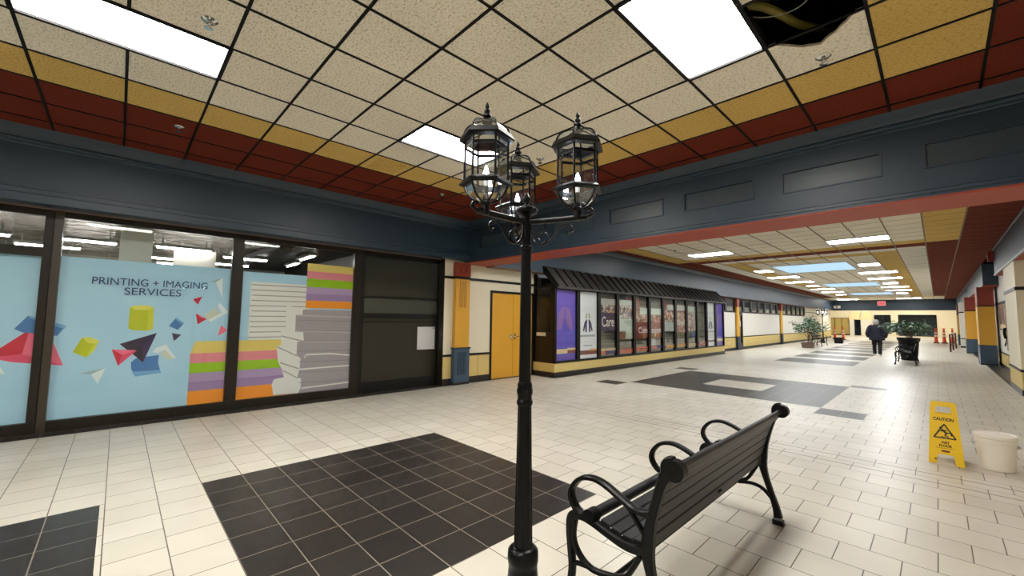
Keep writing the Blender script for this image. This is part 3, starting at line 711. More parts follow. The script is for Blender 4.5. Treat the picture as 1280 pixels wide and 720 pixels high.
DECALS = [
 ('pyr_dark',[(-0.997,1.059),(-0.78,1.279),(-0.824,0.979),(-1.079,0.945)]),
 ('pyr_mid',[(-1.079,0.945),(-0.824,0.979),(-0.47,0.813),(-0.893,0.881)]),
 ('pyr_light',[(-0.78,1.279),(-0.585,1.138),(-0.47,0.813),(-0.824,0.979)]),
 ('white',[(-1.016,0.894),(-0.938,0.741),(-1.007,0.756)]),
 ('blue_mid',[(-0.907,1.285),(-0.804,1.45),(-0.476,1.325),(-0.546,1.193),(-0.741,1.227),(-0.838,1.243)]),
 ('blue_light',[(-0.804,1.45),(-0.476,1.325),(-0.488,1.282),(-0.785,1.415)]),
 ('lime',[(0.114,1.582),(0.366,1.589),(0.374,1.274),(0.311,1.249),(0.174,1.256),(0.113,1.282)]),
 ('lime_light',[(0.114,1.582),(0.174,1.607),(0.301,1.61),(0.367,1.584),(0.304,1.545),(0.178,1.542)]),
 ('lime_mid',[(0.309,1.545),(0.367,1.584),(0.374,1.271),(0.313,1.249)]),
 ('lime',[(-0.324,1.167),(-0.162,1.11),(-0.271,0.904),(-0.398,0.978)]),
 ('lime_light',[(-0.324,1.167),(-0.25,1.171),(-0.163,1.126),(-0.185,1.079),(-0.264,1.092)]),
 ('lime_mid',[(-0.163,1.118),(-0.202,0.995),(-0.267,0.903),(-0.221,1.054)]),
 ('blue_mid',[(0.17,0.812),(0.218,0.865),(0.461,0.899),(0.457,0.785),(0.498,0.639),(0.215,0.643),(0.176,0.721)]),
 ('blue_light',[(0.188,0.679),(0.485,0.683),(0.5,0.639),(0.223,0.61)]),
 ('white',[(0.387,0.94),(0.423,1.001),(0.53,1.049),(0.655,0.845),(0.623,0.841),(0.524,0.968),(0.449,0.928)]),
 ('cream',[(0.524,0.968),(0.623,0.841),(0.566,0.821),(0.471,0.913)]),
 ('navy',[(0.04,1.071),(0.421,1.216),(0.282,1.029)]),
 ('navy_mid',[(0.421,1.216),(0.295,0.804),(0.282,1.029)]),
 ('navy_dark',[(0.04,1.071),(0.282,1.029),(0.295,0.804)]),
 ('pyr_light',[(-0.035,1.001),(0.222,0.976),(0.073,0.92)]),
 ('pyr_dark',[(-0.035,1.001),(0.073,0.92),(0.042,0.772)]),
 ('pyr_mid',[(0.222,0.976),(0.042,0.772),(0.073,0.92)]),
 ('white_grey',[(-0.337,0.695),(-0.078,0.754),(-0.211,0.679)]),
 ('white',[(-0.211,0.679),(-0.078,0.754),(-0.143,0.547)]),
 ('blue_mid',[(0.548,1.316),(0.625,1.44),(0.723,1.36),(0.654,1.257)]),
 ('blue_light',[(0.625,1.44),(0.723,1.36),(0.708,1.339),(0.618,1.41)]),
 ('navy_mid',[(0.588,1.213),(0.698,1.185),(0.618,1.093)]),
 ('pyr_dark',[(0.805,1.72),(0.917,1.768),(0.87,1.643)]),
 ('pyr_dark',[(0.853,1.509),(0.991,1.422),(0.882,1.339)]),
 ('pyr_light',[(0.853,1.509),(0.991,1.422),(0.918,1.437)]),
 ('pyr_light',[(1.177,1.326),(1.267,1.244),(1.147,1.158)]),
 ('pyr_dark',[(1.177,1.326),(1.163,1.245),(1.147,1.158)]),
 ('cream',[(0.964,1.498),(1.11,1.595),(1.156,1.47),(1.008,1.382)]),
 ('white',[(1.145,1.677),(1.262,1.535),(1.046,1.376),(1.007,1.407),(1.179,1.527),(1.122,1.626)]),
 ('white_grey',[(0.994,2.002),(1.165,2.077),(1.076,1.995)]),
 ('white',[(1.076,1.995),(1.165,2.077),(1.171,1.761)]),
 ('st_yellow',[(0.819,0.902),(2.309,0.902),(2.309,1.081),(0.869,1.081)]),
 ('st_pink',[(0.819,0.753),(2.309,0.753),(2.309,0.902),(0.819,0.902)]),
 ('st_green',[(0.819,0.604),(2.309,0.604),(2.309,0.753),(0.819,0.753)]),
 ('st_lilac',[(0.819,0.473),(2.309,0.473),(2.309,0.604),(0.819,0.604)]),
 ('st_purple',[(0.819,0.337),(2.309,0.337),(2.309,0.473),(0.819,0.473)]),
 ('st_orange',[(0.819,0.09099999999999998),(2.309,0.09099999999999998),(2.309,0.337),(0.819,0.337)]),
 ('sheet',[(1.549,1.084),(2.481,1.084),(2.481,2.041),(1.549,2.041)]),
 ('sheet_line',[(1.549,1.1155000000000002),(2.431,1.1195000000000002),(2.431,1.1355000000000002),(1.549,1.1335000000000002)]),
 ('sheet_line',[(1.569,1.2025000000000001),(2.431,1.2065000000000001),(2.431,1.2225000000000001),(1.569,1.2205000000000001)]),
 ('sheet_line',[(1.589,1.2895),(2.431,1.2935),(2.431,1.3095),(1.549,1.3075)]),
 ('sheet_line',[(1.549,1.3765),(2.431,1.3805),(2.431,1.3965),(1.569,1.3945)]),
 ('sheet_line',[(1.569,1.4635),(2.431,1.4675),(2.431,1.4835),(1.549,1.4815)]),
 ('sheet_line',[(1.589,1.5505),(2.431,1.5545),(2.431,1.5705),(1.569,1.5685)]),
 ('sheet_line',[(1.549,1.6375000000000002),(2.431,1.6415000000000002),(2.431,1.6575000000000002),(1.549,1.6555000000000002)]),
 ('sheet_line',[(1.569,1.7245),(2.431,1.7285),(2.431,1.7445),(1.569,1.7425)]),
 ('sheet_line',[(1.589,1.8115),(2.431,1.8155000000000001),(2.431,1.8315000000000001),(1.549,1.8295000000000001)]),
 ('sheet_line',[(1.549,1.8984999999999999),(2.431,1.9024999999999999),(2.431,1.9184999999999999),(1.569,1.9164999999999999)]),
 ('sheet_line',[(1.569,1.9855),(2.431,1.9895),(2.431,2.0055),(1.549,2.0035)]),
 ('sheet',[(2.098,1.667),(2.359,1.604),(2.353,1.509),(2.255,1.496),(2.257,1.228),(2.389,1.203),(2.408,1.037),(2.299,1.029),(2.299,0.808),(2.367,0.735),(2.354,0.55),(2.329,0.402),(2.395,0.384),(2.392,0.223),(2.352,0.135),(1.968,0.146),(1.935,0.327),(1.965,0.413),(2.116,0.432),(2.09,0.548),(2.01,0.711),(1.978,0.96),(2.048,0.991),(2.023,1.276),(2.106,1.287)]),
 ('stack_grey',[(2.47,1.607),(3.257,1.6),(3.261,0.124),(2.353,0.13),(2.392,0.223),(2.395,0.384),(2.328,0.413),(2.365,0.561),(2.367,0.735),(2.299,0.808),(2.299,1.029),(2.408,1.037),(2.389,1.203),(2.257,1.228),(2.255,1.496),(2.364,1.509),(2.37,1.604)]),
 ('stack_light',[(2.256,1.484),(3.263,1.459),(3.262,1.485),(2.254,1.508)]),
 ('stack_light',[(2.258,1.204),(2.767,1.19),(3.263,1.165),(3.262,1.19),(2.766,1.214),(2.257,1.228)]),
 ('stack_light',[(2.409,1.021),(3.257,0.994),(3.256,1.02),(2.408,1.044)]),
 ('sheet',[(2.422,0.732),(2.464,0.788),(2.88,0.785),(3.255,0.733),(3.254,0.759),(2.879,0.81),(2.463,0.812),(2.421,0.755)]),
 ('sheet',[(2.366,0.537),(3.258,0.544),(3.257,0.569),(2.365,0.561)]),
 ('sheet',[(2.403,0.205),(3.264,0.229),(3.263,0.254),(2.402,0.228)]),
 ('stack_line',[(2.303,1.408),(2.757,1.4),(3.228,1.387),(3.227,1.4),(2.757,1.412),(2.302,1.419)]),
 ('stack_line',[(2.311,1.225),(2.766,1.214),(3.235,1.203),(3.235,1.216),(2.765,1.227),(2.311,1.236)]),
 ('stack_line',[(2.32,1.042),(2.774,1.029),(3.243,1.02),(3.243,1.033),(2.773,1.041),(2.319,1.054)]),
 ('stack_line',[(2.329,0.86),(2.782,0.844),(3.251,0.837),(3.25,0.85),(2.782,0.856),(2.328,0.872)]),
 ('stack_line',[(2.337,0.679),(2.791,0.659),(3.259,0.655),(3.258,0.667),(2.79,0.671),(2.337,0.69)]),
 ('stack_line',[(2.346,0.497),(2.799,0.475),(3.266,0.473),(3.266,0.485),(2.798,0.487),(2.345,0.509)]),
 ('stack_line',[(2.355,0.316),(2.807,0.291),(3.274,0.291),(3.274,0.304),(2.807,0.303),(2.354,0.328)]),
 ('sheet_line',[(1.989,0.944),(2.311,0.773),(2.31,0.796),(1.988,0.966)]),
 ('sheet_line',[(2.043,0.675),(2.343,0.551),(2.342,0.574),(2.042,0.698)]),
 ('sheet_line',[(2.101,0.535),(2.33,0.39),(2.328,0.413),(2.1,0.558)]),
 ('sheet_line',[(2.041,1.128),(2.397,1.026),(2.396,1.049),(2.04,1.151)]),
 ('st_yellow',[(2.409,2.298),(3.272,2.298),(3.272,2.436),(2.409,2.436)]),
 ('st_pink',[(2.409,2.161),(3.272,2.161),(3.272,2.298),(2.409,2.298)]),
 ('st_green',[(2.409,2.01),(3.272,2.01),(3.272,2.161),(2.409,2.161)]),
 ('st_lilac',[(2.409,1.888),(3.272,1.888),(3.272,2.01),(2.409,2.01)]),
 ('st_purple',[(2.409,1.766),(3.272,1.766),(3.272,1.888),(2.409,1.888)]),
 ('st_orange',[(2.409,1.63),(3.272,1.63),(3.272,1.766),(2.409,1.766)]),
]

def clip_poly(pts, y0, y1):
    def cut(P, k, s):
        out = []
        for i in range(len(P)):
            a, c = P[i], P[(i+1) % len(P)]; ia = s*(a[0]-k) >= 0; ic = s*(c[0]-k) >= 0
            if ia: out.append(a)
            if ia != ic:
                tt = (k-a[0])/(c[0]-a[0]); out.append((k, a[1]+(c[1]-a[1])*tt))
        return out
    P = cut(pts, y0, 1)
    return cut(P, y1, -1) if P else []
for (y0, y1, w_) in PANES:
    b = MB().use('pane_glass'); b.box(XG-.003, XG+.003, y0, y1, .135, 2.715); g = b.build('pane', t)
    b = MB().use('decal_blue')
    zt = {'left': 2.2, 'mid': 2.225, 'right': 2.205}[w_]
    x = XG-.028
    b.face([(x, y0, .135), (x, y1, .135), (x, y1, zt), (x, y0, zt)])
    for k, (mm, pts) in enumerate(DECALS):
        P = clip_poly(pts, y0, y1)
        P = [(p[0], max(.136, p[1])) for p in P]
        if len(P) >= 3 and w_ in ('mid', 'left', 'right'):
            xx = x+.0004+.0002*k
            b.use(mm).face([(xx, p[0], p[1]) for p in P])
    d = b.build('graphic_film', g)
    if w_ == 'mid':
        text('PRINTING + IMAGING', 'lettering', d, 'text_navy', (XG-.006, .348, 1.93), 1.25, .1)
        text('SERVICES', 'lettering', d, 'text_navy', (XG-.006, .352, 1.803), .615, .1)
# inside the shop: shiny sagging ceiling, column, tubes
mat('foil', S(186, 172, 156), .1, 1, bump=0)
fm = M['foil']; nt = fm.node_tree; gN = nt.nodes.new('ShaderNodeNewGeometry'); mpN = nt.nodes.new('ShaderNodeMapping'); mpN.inputs['Scale'].default_value = (3.4, 1.1, 1)
nN = nt.nodes.new('ShaderNodeTexNoise'); nN.inputs['Scale'].default_value = 2.0; nN.inputs['Detail'].default_value = 3
bN = nt.nodes.new('ShaderNodeBump'); bN.inputs['Strength'].default_value = .9; bN.inputs['Distance'].default_value = .45
nt.links.new(gN.outputs['Position'], mpN.inputs[0]); nt.links.new(mpN.outputs[0], nN.inputs['Vector']); nt.links.new(nN.outputs['Fac'], bN.inputs['Height']); nt.links.new(bN.outputs[0], nt.nodes['Principled BSDF'].inputs['Normal'])
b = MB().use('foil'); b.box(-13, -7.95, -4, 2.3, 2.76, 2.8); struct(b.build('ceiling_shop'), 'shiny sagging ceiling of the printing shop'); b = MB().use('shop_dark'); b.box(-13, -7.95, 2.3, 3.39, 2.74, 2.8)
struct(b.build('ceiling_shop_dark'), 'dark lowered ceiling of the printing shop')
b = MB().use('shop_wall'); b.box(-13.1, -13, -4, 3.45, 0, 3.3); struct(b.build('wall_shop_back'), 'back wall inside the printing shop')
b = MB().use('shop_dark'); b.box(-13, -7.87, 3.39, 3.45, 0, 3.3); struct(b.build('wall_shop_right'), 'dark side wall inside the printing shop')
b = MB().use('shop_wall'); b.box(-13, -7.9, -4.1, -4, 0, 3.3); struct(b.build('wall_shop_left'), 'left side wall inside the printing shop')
b = MB().use('shop_wall'); b.box(-13, -7.87, -4, 3.4, -.02, .01); struct(b.build('floor_shop'), 'floor of the printing shop, coloured pale for the shiny ceiling to reflect')  # pale floor colour put in to brighten the reflections in the foil ceiling
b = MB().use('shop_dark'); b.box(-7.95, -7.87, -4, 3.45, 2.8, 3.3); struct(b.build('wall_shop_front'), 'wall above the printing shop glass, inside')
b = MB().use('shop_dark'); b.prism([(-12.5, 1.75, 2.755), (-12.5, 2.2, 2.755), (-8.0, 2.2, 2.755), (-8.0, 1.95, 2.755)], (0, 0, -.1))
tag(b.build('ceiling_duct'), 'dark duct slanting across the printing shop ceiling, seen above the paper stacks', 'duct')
b = MB().use('shop_column'); b.box(-8.5, -8.2, -.042, .317, .01, 2.755); tag(b.build('column'), 'pale square column inside the printing shop behind the glass', 'column')
k = 0
for (x, y, ang) in ((-9.2, -1.55, 0), (-11.4, -1.8, 0), (-11.6, .9, 0), (-8.8, .75, 0), (-10.8, 1.7, 0), (-12.3, -.5, 0), (-9.4, 1.75, 0), (-9.0, -.45, 0), (-10.2, -.9, 0), (-10.6, .5, 0), (-12.4, 1.2, 0), (-11.9, -2.6, 0)):
    tg = thing('tube_light', 'bare fluorescent strip hanging inside the printing shop', 'light', (x, y, 2.6), 'strip lights in the printing shop')
    b = MB().use('shop_wall'); b.box(x-.06, x+.06, y-.38, y+.38, 2.6, 2.64); b.box(x-.01, x+.01, y-.3, y-.28, 2.64, 2.758); b.box(x-.01, x+.01, y+.28, y+.3, 2.64, 2.758); b.build('housing', tg)
    b = MB().use('shop_tube'); b.cyl((x, y-.36, 2.585), (x, y+.36, 2.585), .016, n=8); b.build('tube', tg)
for (x, y) in ((-10.5, 2.9), (-9.0, 2.75)):
    tg = thing('tube_light', 'fluorescent strip on the dark lowered ceiling at the right end of the printing shop', 'light', (x, y, 2.68), 'strip lights on the lowered ceiling')
    b = MB().use('shop_wall'); b.box(x-.45, x+.45, y-.07, y+.07, 2.69, 2.739); b.build('housing', tg)
    b = MB().use('shop_tube'); b.cyl((x-.42, y, 2.675), (x+.42, y, 2.675), .016, n=8); b.build('tube', tg)
b = MB().use('wall_white'); b.box(-8.95, -8.9, .62, 1.2, 2.3, 2.6); b.use('shop_dark'); b.box(-8.93, -8.92, .68, .69, 2.6, 2.757); b.box(-8.93, -8.92, 1.12, 1.13, 2.6, 2.757); tag(b.build('sign_board'), 'pale board hanging above the blue film inside the printing shop', 'board')

# =================================================================== BLACK CLOSED SHOPFRONT
t = thing('shopfront', 'closed black shopfront with dark glass above solid panels, right of the printing shop', 'shopfront', (-7.8, 4.3, 0))
b = MB().use('black_trim')
for (y0, y1) in ((3.38, 3.46), (5.17, 5.25)): frame_box(b, y0, y1, 0, 2.8, -7.88, -7.78)
frame_box(b, 3.46, 5.17, 2.7, 2.8, -7.88, -7.78); frame_box(b, 3.46, 5.17, 0, .2, -7.88, -7.77)
frame_box(b, 3.46, 5.17, 1.87, 1.91, -7.88, -7.79); frame_box(b, 3.46, 5.17, 1.46, 1.56, -7.88, -7.78); frame_box(b, 3.46, 5.17, 1.38, 1.40, -7.88, -7.785)
b.build('frame', t, bevel=.004)
b = MB().use('black_panel'); b.box(-7.86, -7.82, 3.46, 5.17, .2, 1.38); b.box(-7.86, -7.815, 3.46, 5.17, 1.4, 1.46); b.build('panel', t)
b = MB().use('dark_glass'); b.box(-7.85, -7.83, 3.46, 5.17, 1.91, 2.7); b.build('glass', t)
b = MB().use('dark_glass_low'); b.box(-7.85, -7.83, 3.46, 5.17, 1.56, 1.87); b.build('glass', t)
t = thing('paper_notice', 'blank white sheet taped to the black closed shopfront', 'notice', (-7.82, 4.95, 1.02))
b = MB().use('paper'); b.box(-7.819, -7.815, 4.69, 5.13, .79, 1.28); b.build('sheet', t)
for (y, z) in ((4.73, .83), (5.09, .83), (4.73, 1.24), (5.09, 1.24)):
    b = MB().use('chrome'); b.cyl((-7.815, y, z), (-7.81, y, z), .012); b.build('pin', t)

# =================================================================== AWNING SHOP (bay)
XB = -6.85; YB0, YB1 = 8.12, 20.2; NP = 12; DP = (YB1-YB0)/NP
t = thing('shopfront', 'projecting glazed shopfront with purple and white end posters under the black awning', 'shopfront', (XB, 14, 0))
b = MB().use('wainscot'); b.box(-7.58, XB, YB0, YB1, .12, .345); b.use('base_black').box(-7.58, XB+.01, YB0-.01, YB1+.01, 0, .12)
b.build('plinth', t)
b = MB().use('black_trim'); b.box(XB-.1, XB+.01, YB0, YB1, .345, .4); b.box(XB-.1, XB+.01, YB0, YB1, 2.27, 2.36); b.build('rail', t)
for k in range(NP+1):
    y = YB0+k*DP
    b = MB().use('black_trim'); w2 = .07
    b.box(XB-.08, XB+.015, max(YB0, y-w2), min(YB1, y+w2), .345, 2.33); b.build('mullion', t)
b = MB().use('bronze'); b.box(-7.58, XB-.08, YB0+.0, YB0+.05, .345, 1.15); b.use('black_trim').box(-7.6, -7.53, YB0-.02, YB0+.06, .345, 2.8); b.box(-7.58, XB-.08, YB0, YB0+.05, 2.3, 2.36); b.use('bronze').box(-6.98, XB-.07, YB0-.004, YB0+.05, .345, 2.34)
b.build('side_panel', t)
b = MB().use('pane_glass_store'); b.box(-7.53, -6.98, YB0+.02, YB0+.03, 1.15, 2.3); b.build('side_pane', t)
b = MB().use('wall_cream'); b.box(-7.45, -7.15, YB0-.03, YB0, 1.04, 1.13); b.build('mail_slot', t, label='pale mail slot plate on the dark side panel')
def pz(v, vt, vb): return 2.3-(v-vt)/(vb-vt)*1.93
def patch(b, mname, y0, y1, z0, z1, lay=0): b.use(mname).face([(XB-.045+.0008*lay, y0, z0), (XB-.045+.0008*lay, y1, z0), (XB-.045+.0008*lay, y1, z1), (XB-.045+.0008*lay, y0, z1)])
def fan(b, mname, yc, zc, s, side, lay):
    # logo feather: quarter fan
    pts = []
    for k in range(9):
        a = math.pi/2+side*(-.1)+side*k/8*1.15*-1
        pts.append((yc-side*.02+math.cos(a)*s*.0+side*(.04+.34*s*math.sin(k/8*1.5)), zc+s*(.62-.62*(1-math.cos(k/8*1.5)))))
    pts += [(yc+side*(.04+.36*s), zc-.1*s), (yc+side*(.04+.14*s), zc-.1*s), (yc+side*.04, zc+.22*s)]
    b.use(mname).face([(XB-.045+.0008*lay, p[0], p[1]) for p in pts])
for k in range(NP):
    y0 = YB0+k*DP+(.02 if k == 0 else .07); y1 = YB0+(k+1)*DP-.07; W = y1-y0; yc = (y0+y1)/2
    b = MB().use('pane_glass_store' if 2 <= k <= 9 else 'pane_glass'); b.box(XB-.035, XB-.029, y0, y1, .4, 2.27); g = b.build('pane', t)
    b = MB(); bs = MB()
    P = lambda mm, a, c, z0, z1, l=1: patch(bs if 2 <= k <= 9 and z1 < .64 else b, mm, y0+W*a, y0+W*c, z0, z1, l)
    if k in (0, 11):
        P('purple', 0, 1, .4, 2.27, 0); P('purple_deep', 0, 1, .55, 1.3, 1)
        if k == 0:
            for sd in (-1, 1):
                fan(b, 'purple_mauve', yc, 1.3, .85, sd, 2)
                pts = [(yc+sd*.08, 1.26), (yc+sd*.16, 1.26), (yc+sd*.30, .62), (yc+sd*.20, .62)]
                b.use('purple').face([(XB-.042, p[0], p[1]) for p in pts])
        P('stripe_cream', 0, .62 if k == 0 else 1, .58, .7, 4)
        if k == 0: P('stripe_brown', .62, 1, .58, .66, 4); P('stripe_cream', .62, 1, .66, .72, 4)
    elif k in (1, 10):
        P('poster_white', 0, 1, .4, 2.27, 0)
        for sd in (-1, 1):
            pts = [(yc+sd*.03, 1.47), (yc+sd*.06, 1.50), (yc+sd*.16, 1.40), (yc+sd*.235, 1.16), (yc+sd*.17, 1.16), (yc+sd*.13, 1.27), (yc+sd*.11, 1.13), (yc+sd*.05, 1.13), (yc+sd*.045, 1.33)]
            b.use('logo_navy').face([(XB-.043, p[0], p[1]) for p in pts])
            pts = [(yc+sd*.02, 1.66), (yc+sd*.06, 1.66), (yc+sd*.12, 1.54), (yc+sd*.07, 1.52), (yc+sd*.04, 1.6)]
            b.use('logo_olive').face([(XB-.043, p[0], p[1]) for p in pts])
        for q in range(9): P('text_grey', .1+q*.09, .165+q*.09, 1.0, 1.05, 2)
        for q in range(6): P('text_grey', .27+q*.08, .33+q*.08, .74, .77, 2)
        P('stripe_brown', 0, 1, .5 if k == 1 else .58, .62 if k == 1 else .66, 2)
        if k == 1: P('stripe_amber', .6, 1, .6, .65, 3)
    elif k == 2:
        P('pale_grey', 0, 1, 1.93, 2.12); P('photo_faces', 0, 1, 1.7, 1.93); P('logo_navy', 0, 1, 1.14, 1.7); P('stripe_cream', 0, 1, .56, .63); P('stripe_orange', 0, .36, .46, .56); P('stripe_navy', .36, 1, .46, .56)
    elif k == 3:
        P('mint', 0, 1, 1.95, 2.12); P('photo_faces', 0, 1, 1.52, 1.95); P('mint', 0, 1, 1.12, 1.52); P('brown_print', .0, .5, .9, 1.1); P('mint', .52, 1, .88, 1.12); P('stripe_orange', 0, 1, .44, .58); P('stripe_rose', 0, .7, .5, .56, 2); P('brown_print', .6, 1, 2.14, 2.26)
    elif k == 4:
        P('brown_print', 0, .42, 1.68, 2.22); P('mint', .42, 1, 1.68, 1.9); P('photo_warm', 0, 1, 1.42, 1.67); P('dark_red', .04, 1, .88, 1.42); P('poster_white', 0, .04, .9, 1.9, 2); P('stripe_orange', 0, 1, .46, .6); P('stripe_brown', .4, 1, .52, .55, 2)
    elif k == 5:
        P('shutter_dark', .1, 1, 1.9, 2.25); P('mint', 0, 1, 1.68, 1.9); P('photo_warm', 0, 1, 1.42, 1.68); P('dark_red', 0, 1, .88, 1.42); P('photo_warm', .2, .8, .88, 1.05, 2); P('pale_grey', 0, .5, .62, .86); P('stripe_rose', 0, .6, .48, .6); P('stripe_navy', .6, 1, .5, .62)
    elif k == 6:
        P('brown_print', 0, .3, 1.9, 2.26); P('mint', .4, 1, 1.87, 2.06); P('photo_faces', 0, 1, 1.45, 1.87); P('pale_grey', .1, 1, 1.09, 1.42); P('poster_white', 0, .1, .9, 1.9, 2); P('stripe_navy', 0, .26, .47, .56); P('stripe_amber', .26, 1, .47, .6)
    elif k == 7:
        P('pale_grey', 0, 1, 1.87, 2.08); P('photo_warm', 0, 1, 1.02, 1.86); P('stripe_amber', 0, 1, .48, .6)
    elif k == 8:
        P('mint', 0, 1, 1.84, 2.06); P('photo_faces', 0, .35, 1.1, 1.84); P('photo_warm', .35, .75, 1.05, 1.84); P('pale_grey', .75, 1, 1.08, 1.84); P('blue_sq', .3, 1, .82, 1.06); P('stripe_cream', 0, 1, .46, .58)
    elif k == 9:
        P('stripe_rose', 0, 1, .44, .62); P('stripe_cream', .3, .8, .54, .58, 2)
    if 2 <= k <= 9: bs.build('colour_stripe', g)
    d = b.build('poster' if k in (0, 1, 10, 11) else 'window_print', g) if k != 9 else None
    if k == 2: text('Care', 'lettering', d, 'text_white', (XB-.04, yc+.02, 1.43), .66, .3, bold=.01)
    if k == 4: text('Comp', 'lettering', d, 'text_white', (XB-.04, yc+.19, 1.12), .74, .26, bold=.008)
    if k == 5: text('assion', 'lettering', d, 'text_white', (XB-.04, yc-.02, 1.14), .82, .2, bold=.008)
    if k == 7: text('Comf', 'lettering', d, 'text_white', (XB-.04, yc+.05, 1.42), .7, .2)
    if k == 8: text('ort', 'lettering', d, 'text_white', (XB-.04, yc-.2, 1.42), .42, .2)
# rolling shutter / blinds behind the panes
t = thing('slatted_blind', 'long pale slatted shutter behind the glass of the awning shop', 'shutter', (-7.1, 14, .3))
b = MB()
z = .36
while z < 2.6:
    b.use('shutter').prism([(-7.12, YB0+1.0*DP+.9, z), (-7.09, YB0+1.0*DP+.9, z+.012), (-7.105, YB0+1.0*DP+.9, z+.1), (-7.12, YB0+1.0*DP+.9, z+.1)], (0, 9.2, 0)); z += .105
b.build('slats', t)
b = MB().use('store_inside'); b.box(-7.6, -7.4, YB0+.05, YB1-.02, .3, 2.6); b.box(-7.58, -6.95, YB1-.04, YB1-.01, .35, 2.36); b.box(-7.58, -6.95, YB0+.2, YB1, 2.42, 2.45); struct(b.build('wall_awning_shop'), 'dark space behind the awning shop glazing')
# awning
t = thing('awning', 'black standing seam metal awning over the projecting shopfront', 'awning', (-7.2, 14, 2.3))
zt, zb = 2.87, 2.29; xt, xb = -7.24, -6.76
b = MB().use('awning'); b.prism([(xt, 8.14, zt), (xb, 8.14, zb+.05), (xb, 8.14, zb), (xb-.05, 8.14, zb), (xt, 8.14, zt-.06)], (0, 12.1, 0)); b.build('panel', t)
b = MB().use('black_trim'); b.prism([(xt-.35, 8.1, zt), (xt, 8.1, zt), (xb, 8.1, zb+.05), (xb, 8.1, zb), (xb-.06, 8.1, zb), (xt-.02, 8.1, zt-.12), (xt-.35, 8.1, zt-.12)], (0, .05, 0)); b.prism([(xt, 20.24, zt), (xb, 20.24, zb+.05), (xb, 20.24, zb), (xt, 20.24, zb)], (0, .04, 0)); b.box(xt-.04, xt+.03, 8.1, 20.28, zt-.01, zt+.03); b.build('end_panel', t)
n_r = 32; rib0 = None
dx, dz = xb-xt, zb+.05-zt
for k in range(n_r+1):
    y = 8.16+k*12.06/n_r
    if rib0 is None:
        b = MB().use('awning_rib'); b.prism([(xt, y-.014, zt), (xb, y-.014, zb+.05), (xb+.03, y-.014, zb+.07), (xt+.03, y-.014, zt+.03)], (0, .028, 0)); rib0 = b.build('rib', t)
        rib_y = y
    else:
        c = rib0.copy(); COL.objects.link(c); c.parent = t; c.location = (0, y-rib_y, 0)

# =================================================================== CEILING FIXTURES
def troffer(x0, x1, y0, y1, em, label, group, recess=True):
    tg = thing('ceiling_light', label, 'light', ((x0+x1)/2, (y0+y1)/2, CZ), group)
    b = MB()
    if recess:
        b.use('grid_black')
        for q in ((x0, x1, y0-.016, y0+.016), (x0, x1, y1-.016, y1+.016), (x0-.016, x0+.016, y0, y1), (x1-.016, x1+.016, y0, y1)): b.box(q[0], q[1], q[2], q[3], CZ-.014, CZ+.05)
        b.use('pale_grey').box(x0, x1, y0, y1, CZ+.05, CZ+.06)
    else:
        b.use('pale_grey')
        for q in ((x0, x1, y0-.012, y0+.01), (x0, x1, y1-.01, y1+.012), (x0-.012, x0+.01, y0, y1), (x1-.01, x1+.012, y0, y1)): b.box(q[0], q[1], q[2], q[3], CZ-.03, CZ)
    b.build('frame', tg)
    b = MB().use(em); z = CZ+.006 if recess else CZ-.022
    b.box(x0+.012, x1-.012, y0+.012, y1-.012, z, z+.006); b.build('diffuser', tg)
def cellx(a): return -2.685-.61*(a+1), -2.685-.61*a
def celly(j): return 1.145+.61*j
for (a, j, lab) in ((2, 2, 'recessed fluorescent panel behind the left lantern'), (2, -3, 'recessed fluorescent panel at the top left over the printing shop'), (-3, 2, 'recessed fluorescent panel beside the missing ceiling tile'),
                    (-3, -3, 'recessed fluorescent panel over the viewpoint'), (2, -8, 'recessed fluorescent panel left behind the viewpoint'), (-3, -8, 'recessed fluorescent panel right behind the viewpoint')):
    x0, x1 = cellx(a); troffer(x0, x1, celly(j), celly(j+2), 'tube_white', lab, 'ceiling light panels of the near hall')
troffer(-1.97, -.745, 13.45, 14.06, 'tube_far', 'right of the two crosswise ceiling lights before the red stripe', 'ceiling lights down the hall', False)
troffer(-5.645, -4.42, 13.45, 14.06, 'tube_far', 'left of the two crosswise ceiling lights before the red stripe', 'ceiling lights down the hall', False)
for (xa_, sd) in ((-1.97, 'right'), (-5.645, 'left')): troffer(xa_, xa_+1.225, 7.9, 8.51, 'tube_far', sd+' of the two unseen lights added behind the panelled beam to brighten the awning shop', 'ceiling lights down the hall', False)  # pair added out of view behind the beam to brighten the awning shop
ordn = ['first', 'second', 'third', 'fourth', 'fifth', 'sixth', 'seventh']
for k, y in enumerate((19.95, 23.2, 26.5, 29.9, 33.1, 36.6, 40.3)):
    ww = .3 if k in (0, 3, 6) else .61
    for (xc, sd) in ((-1.67, 'right'), (-5.1, 'left')):
        troffer(xc-ww, xc+ww, y-.4, y+.4, 'tube_far', ordn[k]+' light from the red stripe in the '+sd+' row along the skylights', 'ceiling lights down the hall', False)
for (xc, sd) in ((-1.65, 'right'), (-5.75, 'left')): troffer(xc-.75, xc+.75, 48.4, 49.4, 'tube_far', sd+' of the two lights just before the end header', 'ceiling lights down the hall', False)
for (y0, n) in ((18.55, 'nearest'), (28.7, 'middle'), (38.8, 'farthest')):
    tg = thing('skylight', n+' pale blue skylight panel in the hall ceiling', 'skylight', (-3.4, y0+1.4, CZ), 'skylight panels')
    b = MB().use('pale_grey')
    for q in ((-4.5, -2.15, y0-.03, y0), (-4.5, -2.15, y0+2.9, y0+2.93), (-4.5, -4.47, y0, y0+2.9), (-2.18, -2.15, y0, y0+2.9)): b.box(q[0], q[1], q[2], q[3], CZ-.02, CZ)
    b.build('frame', tg)
    b = MB().use('skylight_panel'); b.box(-4.47, -2.18, y0, y0+2.9, CZ-.012, CZ-.006); b.build('panel', tg)
